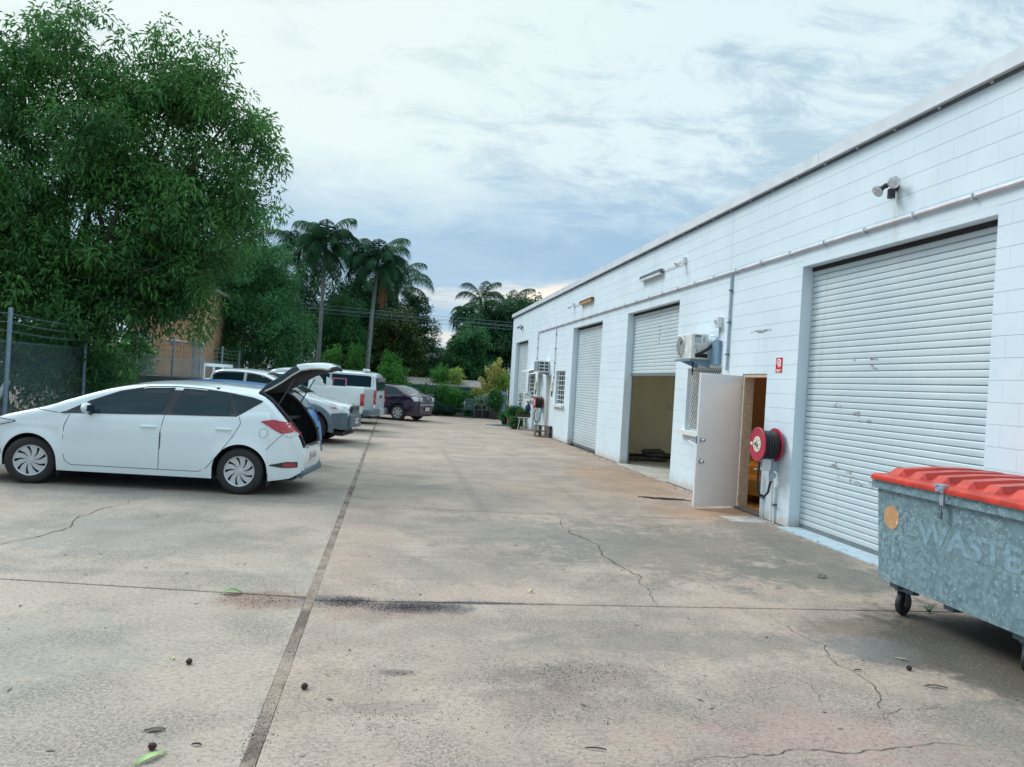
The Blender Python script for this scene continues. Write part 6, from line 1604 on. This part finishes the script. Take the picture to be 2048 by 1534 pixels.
# chair
t=thing('garden_chair','dark green plastic garden chair at the edge of the concrete','chair',(3.62,36.75,0),R(190)); g_=mat('chair_green',(.05,.10,.10),.45)
for x in (-.27,.27):
    for y in (-.25,.25): MB().tube([(x,y,0),(x*.95,y*.92,.62)],[.022,.026],6).build('leg',g_,t)
    MB().bbox(x-.03,x+.03,-.28,.25,.62,.655,.008).build('armrest',g_,t)
MB().bbox(-.25,.25,-.25,.23,.38,.42,.02).build('seat',g_,t); 
for i in range(5): MB().box(-.22+i*.095,-.22+i*.095+.06,.22,.245,.44,.88,T=TR(0,0,0)).build('back_slat',g_,t)
MB().bbox(-.24,.24,.215,.25,.84,.90,.01).build('backrest',g_,t)
t=thing('tool_box','white edged dark box resting on the garden chair','box',(3.62,36.78,.425),R(12)); MB().bbox(-.17,.17,-.12,.12,0,.34,.01).build('body',M['trim_grey'],t); MB().box(-.175,-.150,-.125,.125,0,.345).build('edge',M['white_pl'],t); MB().bbox(-.05,.13,-.125,-.121,.10,.18,.0).build('cloth',M['teal_door'],t)
t=thing('garden_bench','low dark metal bench frame right of the green chair','bench',(4.35,36.9,0)); m=MB()
for z in (.40,.65): m.tube([(-.45,0,z),(.45,0,z+.03)],.015,6)
for x in (-.42,0,.42): m.tube([(x,0,0),(x,0,.68)],.015,6)
m.build('frame',M['palmbark'],t)
MB().box(-.42,.42,.05,.3,.02,.36).build('planter_box',M['black'],t)
# pots
def potplant(name,label,x,y,pr,ph,pm,blobs,ncl,mt,seed,L=.10,Wd=.05,group='potted plants by the wall',square=False):
    t=thing(name,label,'potted plant',(x,y,0),0,group)
    if square: MB().bbox(-pr,pr,-pr,pr,0,ph,.02).build('pot',pm,t)
    else: MB().lathe([(0,.004),(pr*.75,0),(pr,ph*.92),(pr*1.06,ph*.93),(pr*1.06,ph),(pr*.9,ph),(pr*.85,ph*.9),(0,ph*.88)],20).build('pot',pm,t,smooth=40)
    m=MB(); limbs(m,(0,0,ph*.9),[tuple(p) for p in blobs_pts(blobs,6,seed+1,.7)],.01,seed,.05); m.build('stem',M['bark'],t)
    leaves('foliage',blobs_pts(blobs,ncl,seed,.4),.11,22,L,Wd,mt,t,seed,.25); return t
potplant('potted_shrub','large leafy green shrub in a big square black tub at the corner',5.0,36.6,.34,.40,M['black'],[(0,0,.85,.42,.38,.42),(-.1,0,1.15,.25,.25,.25)],140,LM['hedge'],101,.13,.075,square=True)
potplant('potted_shrub','bushy green plant in a grey pot by the far reel',5.02,30.55,.17,.34,M['potgrey'],[(0,0,.60,.40,.35,.22),(-.25,0,.62,.22,.22,.2)],130,LM['hedge'],102,.09,.045)
potplant('potted_shrub','low plant in a short pot on the ground in front of the white stool',4.78,29.35,.20,.17,M['soil'],[(0,0,.26,.26,.24,.14),(.05,0,.36,.2,.2,.1)],90,LM['hedge'],103,.08,.04)
potplant('potted_shrub','small plant beside a tall terracotta pot near the corner',4.72,31.9,.15,.28,M['black'],[(0,0,.38,.22,.22,.14)],45,LM['hedge'],104)
t=thing('terracotta_pot','tall slim terracotta pot beside the bushy plant','pot',(4.86,31.5,0)); MB().lathe([(0,0),(.09,0),(.10,.5),(.12,.51),(.12,.55),(.09,.55),(.08,.5),(0,.48)],18).build('pot',M['terracotta'],t,smooth=40)
t=thing('climbing_plant','thin climbing plant on the shutter edge above the pots','plant',(5.30,31.6,0)); m=MB(); m.tube([(0,0,.3),(.02,0,.9),(-.01,0,1.35)],.01,5); m.build('stem',M['bark'],t); leaves('foliage',[(0,0,.5+.06*i) for i in range(15)],.05,8,.09,.04,LM['dark'],t,7,.2)
t=thing('stool','small white folding stool under the far hose reel','stool',(5.0,29.0,0)); 
for x in (-.18,.18):
    for y in (-.16,.16): MB().tube([(x*1.3,y*1.4,0),(x*.8,y,.46)],.012,6).build('leg',M['white_pl'],t)
MB().bbox(-.22,.22,-.2,.2,.46,.485,.008).build('seat',M['white_pl'],t)
t=thing('trough_planter','dark trough planter on the white stool','planter',(5.0,29.0,.487)); MB().bbox(-.26,.26,-.12,.12,0,.13,.01).build('trough',M['soil'],t); leaves('foliage',blobs_pts([(0,0,.17,.28,.14,.06)],40,3),.06,18,.07,.03,LM['olive'],t,9,.1)
t=thing('letter_box','white letter box with raised lid on the far window sill','letter box',(5.13,29.15,1.19)); MB().bbox(-.12,.12,-.08,.08,0,.24,.01).build('box',M['white_pl'],t); MB().box(-.13,.0,-.09,.09,.0,.012,T=TR(-.02,0,.25)@RY(-40)).build('lid',M['white_pl'],t); MB().box(-.08,.08,-.083,-.081,.15,.17).build('slot',M['dark'],t)
t=thing('hanging_bag','dark blue cloth bag hanging below the far window sill','bag',(5.17,29.0,.62)); m=MB(); pebble(m,0,0,.18,.11,.14,.22,4,12); m.build('cloth',mat('navy_cloth',(.02,.03,.09),.85),t,smooth=60); MB().tube([(0,0,.38),(.02,0,.48)],.012,6).build('strap',M['black'],t)
# hollow concrete blocks
def besser(label,x,y,rz,z=0,up=True):
    t=thing('concrete_block',label,'concrete block',(x,y,z),rz,'loose hollow concrete blocks by the wall'); m=MB(); w,l,h=.19,.19,.39
    # standing on end: hollows face sideways
    m.box(-w/2,-w/2+.03,-l/2,l/2,0,h); m.box(w/2-.03,w/2,-l/2,l/2,0,h)
    for z0 in (0,.18,.36): m.box(-w/2+.0305,w/2-.0305,-l/2,l/2,z0,z0+.03)
    m.build('shell',M['concrete_block'],t)
besser('left hollow concrete block standing on end by the wall',4.93,25.62,R(8)); besser('middle hollow concrete block standing on end by the wall',5.13,25.55,R(-5)); besser('right hollow concrete block standing on end by the wall',5.25,25.30,R(40)); 
# hose on the ground
m=MB(); pts=[]
for i in range(140):
    a=i*.22; q=1-.5*i/140; pts.append((4.45+.62*q*math.cos(a)*(1+.1*math.sin(i*.7)),31.1+.35*q*math.sin(a),.012+.0001*i+.004*(i%3)))
pts=[(3.9,31.4,.012),(4.0,31.25,.012)]+pts; m.tube(pts,.013,6); tag(m.build('garden_hose',M['hose_teal'],smooth=True),'teal garden hose lying in loose coils on the concrete','hose')
# rods and cable by the office door
t=thing('cable_scraps','thin black rods and cable lying on the concrete by the open door','cable',(4.45,11.9,0))
for i,(a,b) in enumerate((((-.35,.05,.01),(.25,-.12,.012)),((-.25,-.05,.01),(.33,-.05,.012)),((-.42,.10,.01),(-.1,.0,.012)),((-.1,.08,.01),(.38,-.16,.012)))): MB().tube([a,((a[0]+b[0])/2,(a[1]+b[1])/2+.02,.014),b],.007,5).build('rod',M['black'],t)
m=MB(); r=random.Random(2)
for i in range(14): m.tube([(r.uniform(-.1,.25),r.uniform(-.12,.0),.01),(r.uniform(-.1,.25),r.uniform(-.12,.0),.018)],.006,4)
m.build('cable_tangle',M['black'],t)
# ================================================================ WIRES, ANTENNA
for i,(z,dy) in enumerate(((5.10,0),(4.98,.3),(4.90,.1),(4.78,.5))):
    m=MB(); pts=[]
    for k in range(30):
        s=k/29; x=-6+s*24; pts.append((x,39+dy,z-.30*s-.25*math.sin(math.pi*s)*.3+.0)); 
    m.tube(pts,.007,4); tag(m.build('power_line',M['fence_wire'],smooth=True),['topmost overhead wire crossing behind the warehouse','second overhead wire from the top','third overhead wire from the top','lowest overhead wire crossing behind the warehouse'][i],'wire','overhead wires')
t=thing('antenna','thin television antenna above the far trees','antenna',(10.0,60,7.4)); m=MB(); m.tube([(0,0,0),(0,0,1.9)],.03,5)
for z in (1.5,1.75): m.tube([(-.35,0,z),(.35,0,z+.05)],.02,4)
m.build('mast',M['palmbark'],t)
# ================================================================ GROUND LITTER
def leaf(label,x,y,L,w,rz,m_,lift=.03,name='fallen_leaf',cat='leaf'):
    rows=[]
    for i in range(9):
        s=i/8; ww=w*math.sin(math.pi*min(.98,s*.94+.03))**.8; zz=.003+lift*math.sin(math.pi*s); rows.append([((s-.5)*L,-ww/2,zz+.006),((s-.5)*L,0,zz),((s-.5)*L,ww/2,zz+.006)])
    m=MB().grid(rows); m.tube([(-.5*L,0,.004),(-.62*L,0,.003)],.0015,4)
    o=m.build(name,m_,smooth=True,loc=(x,y,0),rot=(0,0,rz)); tag(o,label,cat); return o
leaf('fresh green leaf lying on the joint left of the sand stain',-1.10,6.03,.155,.06,R(8),M['leafgreen'],.03)
leaf('pale green leaf at the bottom edge beside a brown seed pod',-.93,3.49,.15,.035,R(50),M['leafpale'],.012)
leaf('small yellow leaf lying alone left of the expansion joint',-1.16,4.68,.04,.018,R(100),M['leafyellow'],.004)
leaf('pale curled leaf near the cross joint in the middle of the yard',1.22,6.22,.06,.03,R(40),M['leafyellow'],.02)
leaf('pale narrow leaf on the wet stain by the bin',3.50,4.72,.10,.018,R(-30),mat('straw_leaf',(.45,.40,.28),.7),.005)
leaf('long brown dry leaf on the dark stain near the bin',3.40,4.25,.13,.02,R(-20),M['leafdry'],.008)
leaf('dark flattened dry leaf above the pale green leaf',-.99,3.76,.09,.035,R(10),M['leafdry'],.004)
leaf('dark narrow leaf right of the flattened leaf',-.77,3.61,.045,.014,R(-10),mat('bluish_bark',(.03,.03,.06),.7),.004)
leaf('dark curled leaf by the bin side of the roller door',4.25,6.95,.12,.05,R(20),M['leafdry'],.02)
leaf('thin dry twig leaf in the lower middle of the yard',1.05,3.52,.10,.008,R(-12),M['leafdry'],.004)
leaf('dark twig leaf on the right foreground concrete',3.05,4.52,.06,.012,R(5),M['leafdry'],.004)
for (x,y,l) in ((-.95,3.575,'brown seed pod touching the pale green leaf'),(-1.05,4.60,'brown seed pod left of the expansion joint'),(-.37,4.24,'brown seed pod right of the expansion joint'),(3.42,4.53,'dark seed pod on the wet stain by the bin')):
    m=MB(); pebble(m,0,0,.017,.021,.018,.017,int(abs(x)*100),8); tag(m.build('seed_pod',M['pod'],loc=(x,y,0),rot=(0,0,x*7)),l,'seed pod','brown seed pods on the concrete')
# green tuft under the bin joint and at the wall foot
t=thing('grass_tuft','small green weed growing from the joint under the bin','weed',(4.55,5.82,0)); 
for i in range(5): MB().tube([(0,0,0),(.02*(i-2),.01,.05),(.05*(i-2),.0,.06+.01*i)],[.004,.004,.001],4).build('blade',M['leafgreen'],t)
# grit: tiny dark grains
gp=[]
def scat(x,y,sx,sy,n):
    for i in range(n): gp.append((x+rng.normal()*sx,y+rng.normal()*sy))
scat(.24,5.76,.17,.06,2200); scat(-.24,5.88,.09,.06,1300); scat(.0,5.8,.4,.12,500); scat(.65,5.90,.25,.02,250); scat(1.25,4.5,.22,.10,420); scat(1.0,4.3,.3,.2,260); scat(.9,3.9,.6,.3,300); scat(.12,4.46,.05,.02,60); scat(-.85,5.88,.16,.09,420); scat(.05,3.9,.15,.08,120); scat(-.52,3.7,.03,.18,240); scat(2.5,3.9,.9,.5,200); scat(.3,7.2,.08,.08,60)
for i in range(500): gp.append((rng.uniform(-3,5),rng.uniform(3,16)))
V=[];F=[]
for x,y in gp:
    s=rng.uniform(.0015,.0042)*(1 if y<8 else 1.5); b=len(V); a=rng.uniform(0,6)
    if x>5.2: continue
    for k in range(3): V.append((x+s*math.cos(a+2.1*k),y+s*math.sin(a+2.1*k),0.0005))
    V.append((x,y,s*1.4)); F+=[(b,b+1,b+3),(b+1,b+2,b+3),(b+2,b,b+3)]
tag(link('grit',npmesh('grit',V,F),M['grit']),'dark grains of grit scattered over the concrete','grit',kind='stuff')
V=[];F=[];r_=random.Random(12)
for i in range(170):
    x,y=(r_.uniform(-3.2,4.9),3.2+13*r_.random()**1.6); a=r_.uniform(0,6.3); l=r_.uniform(.008,.032); w=l*r_.uniform(.12,.35); b=len(V)
    ux,uy=math.cos(a),math.sin(a)
    V+=[(x-ux*l,y-uy*l,.002),(x-uy*w,y+ux*w,.006),(x+ux*l,y+uy*l,.004),(x+uy*w,y-ux*w,.003)]; F+=[(b,b+1,b+2),(b,b+2,b+3)]
tag(link('dry_litter',npmesh('dry_litter',V,F),M['leafdry']),'tiny dry leaf fragments and twigs strewn over the yard','litter',kind='stuff')
# dry leaves along the wall foot
V=[];r=np.random.default_rng(3)
pts=np.stack([5.1+.18*r.random(140)**.5*1.0,r.uniform(4,26,140),np.full(140,.008)],1)
o=leaves('leaf_litter',pts,.02,2,.045,.018,M['leafdry'],None,5,0,.05,flat=.9); tag(o,'dry leaf litter along the foot of the warehouse wall','leaf litter',kind='stuff')
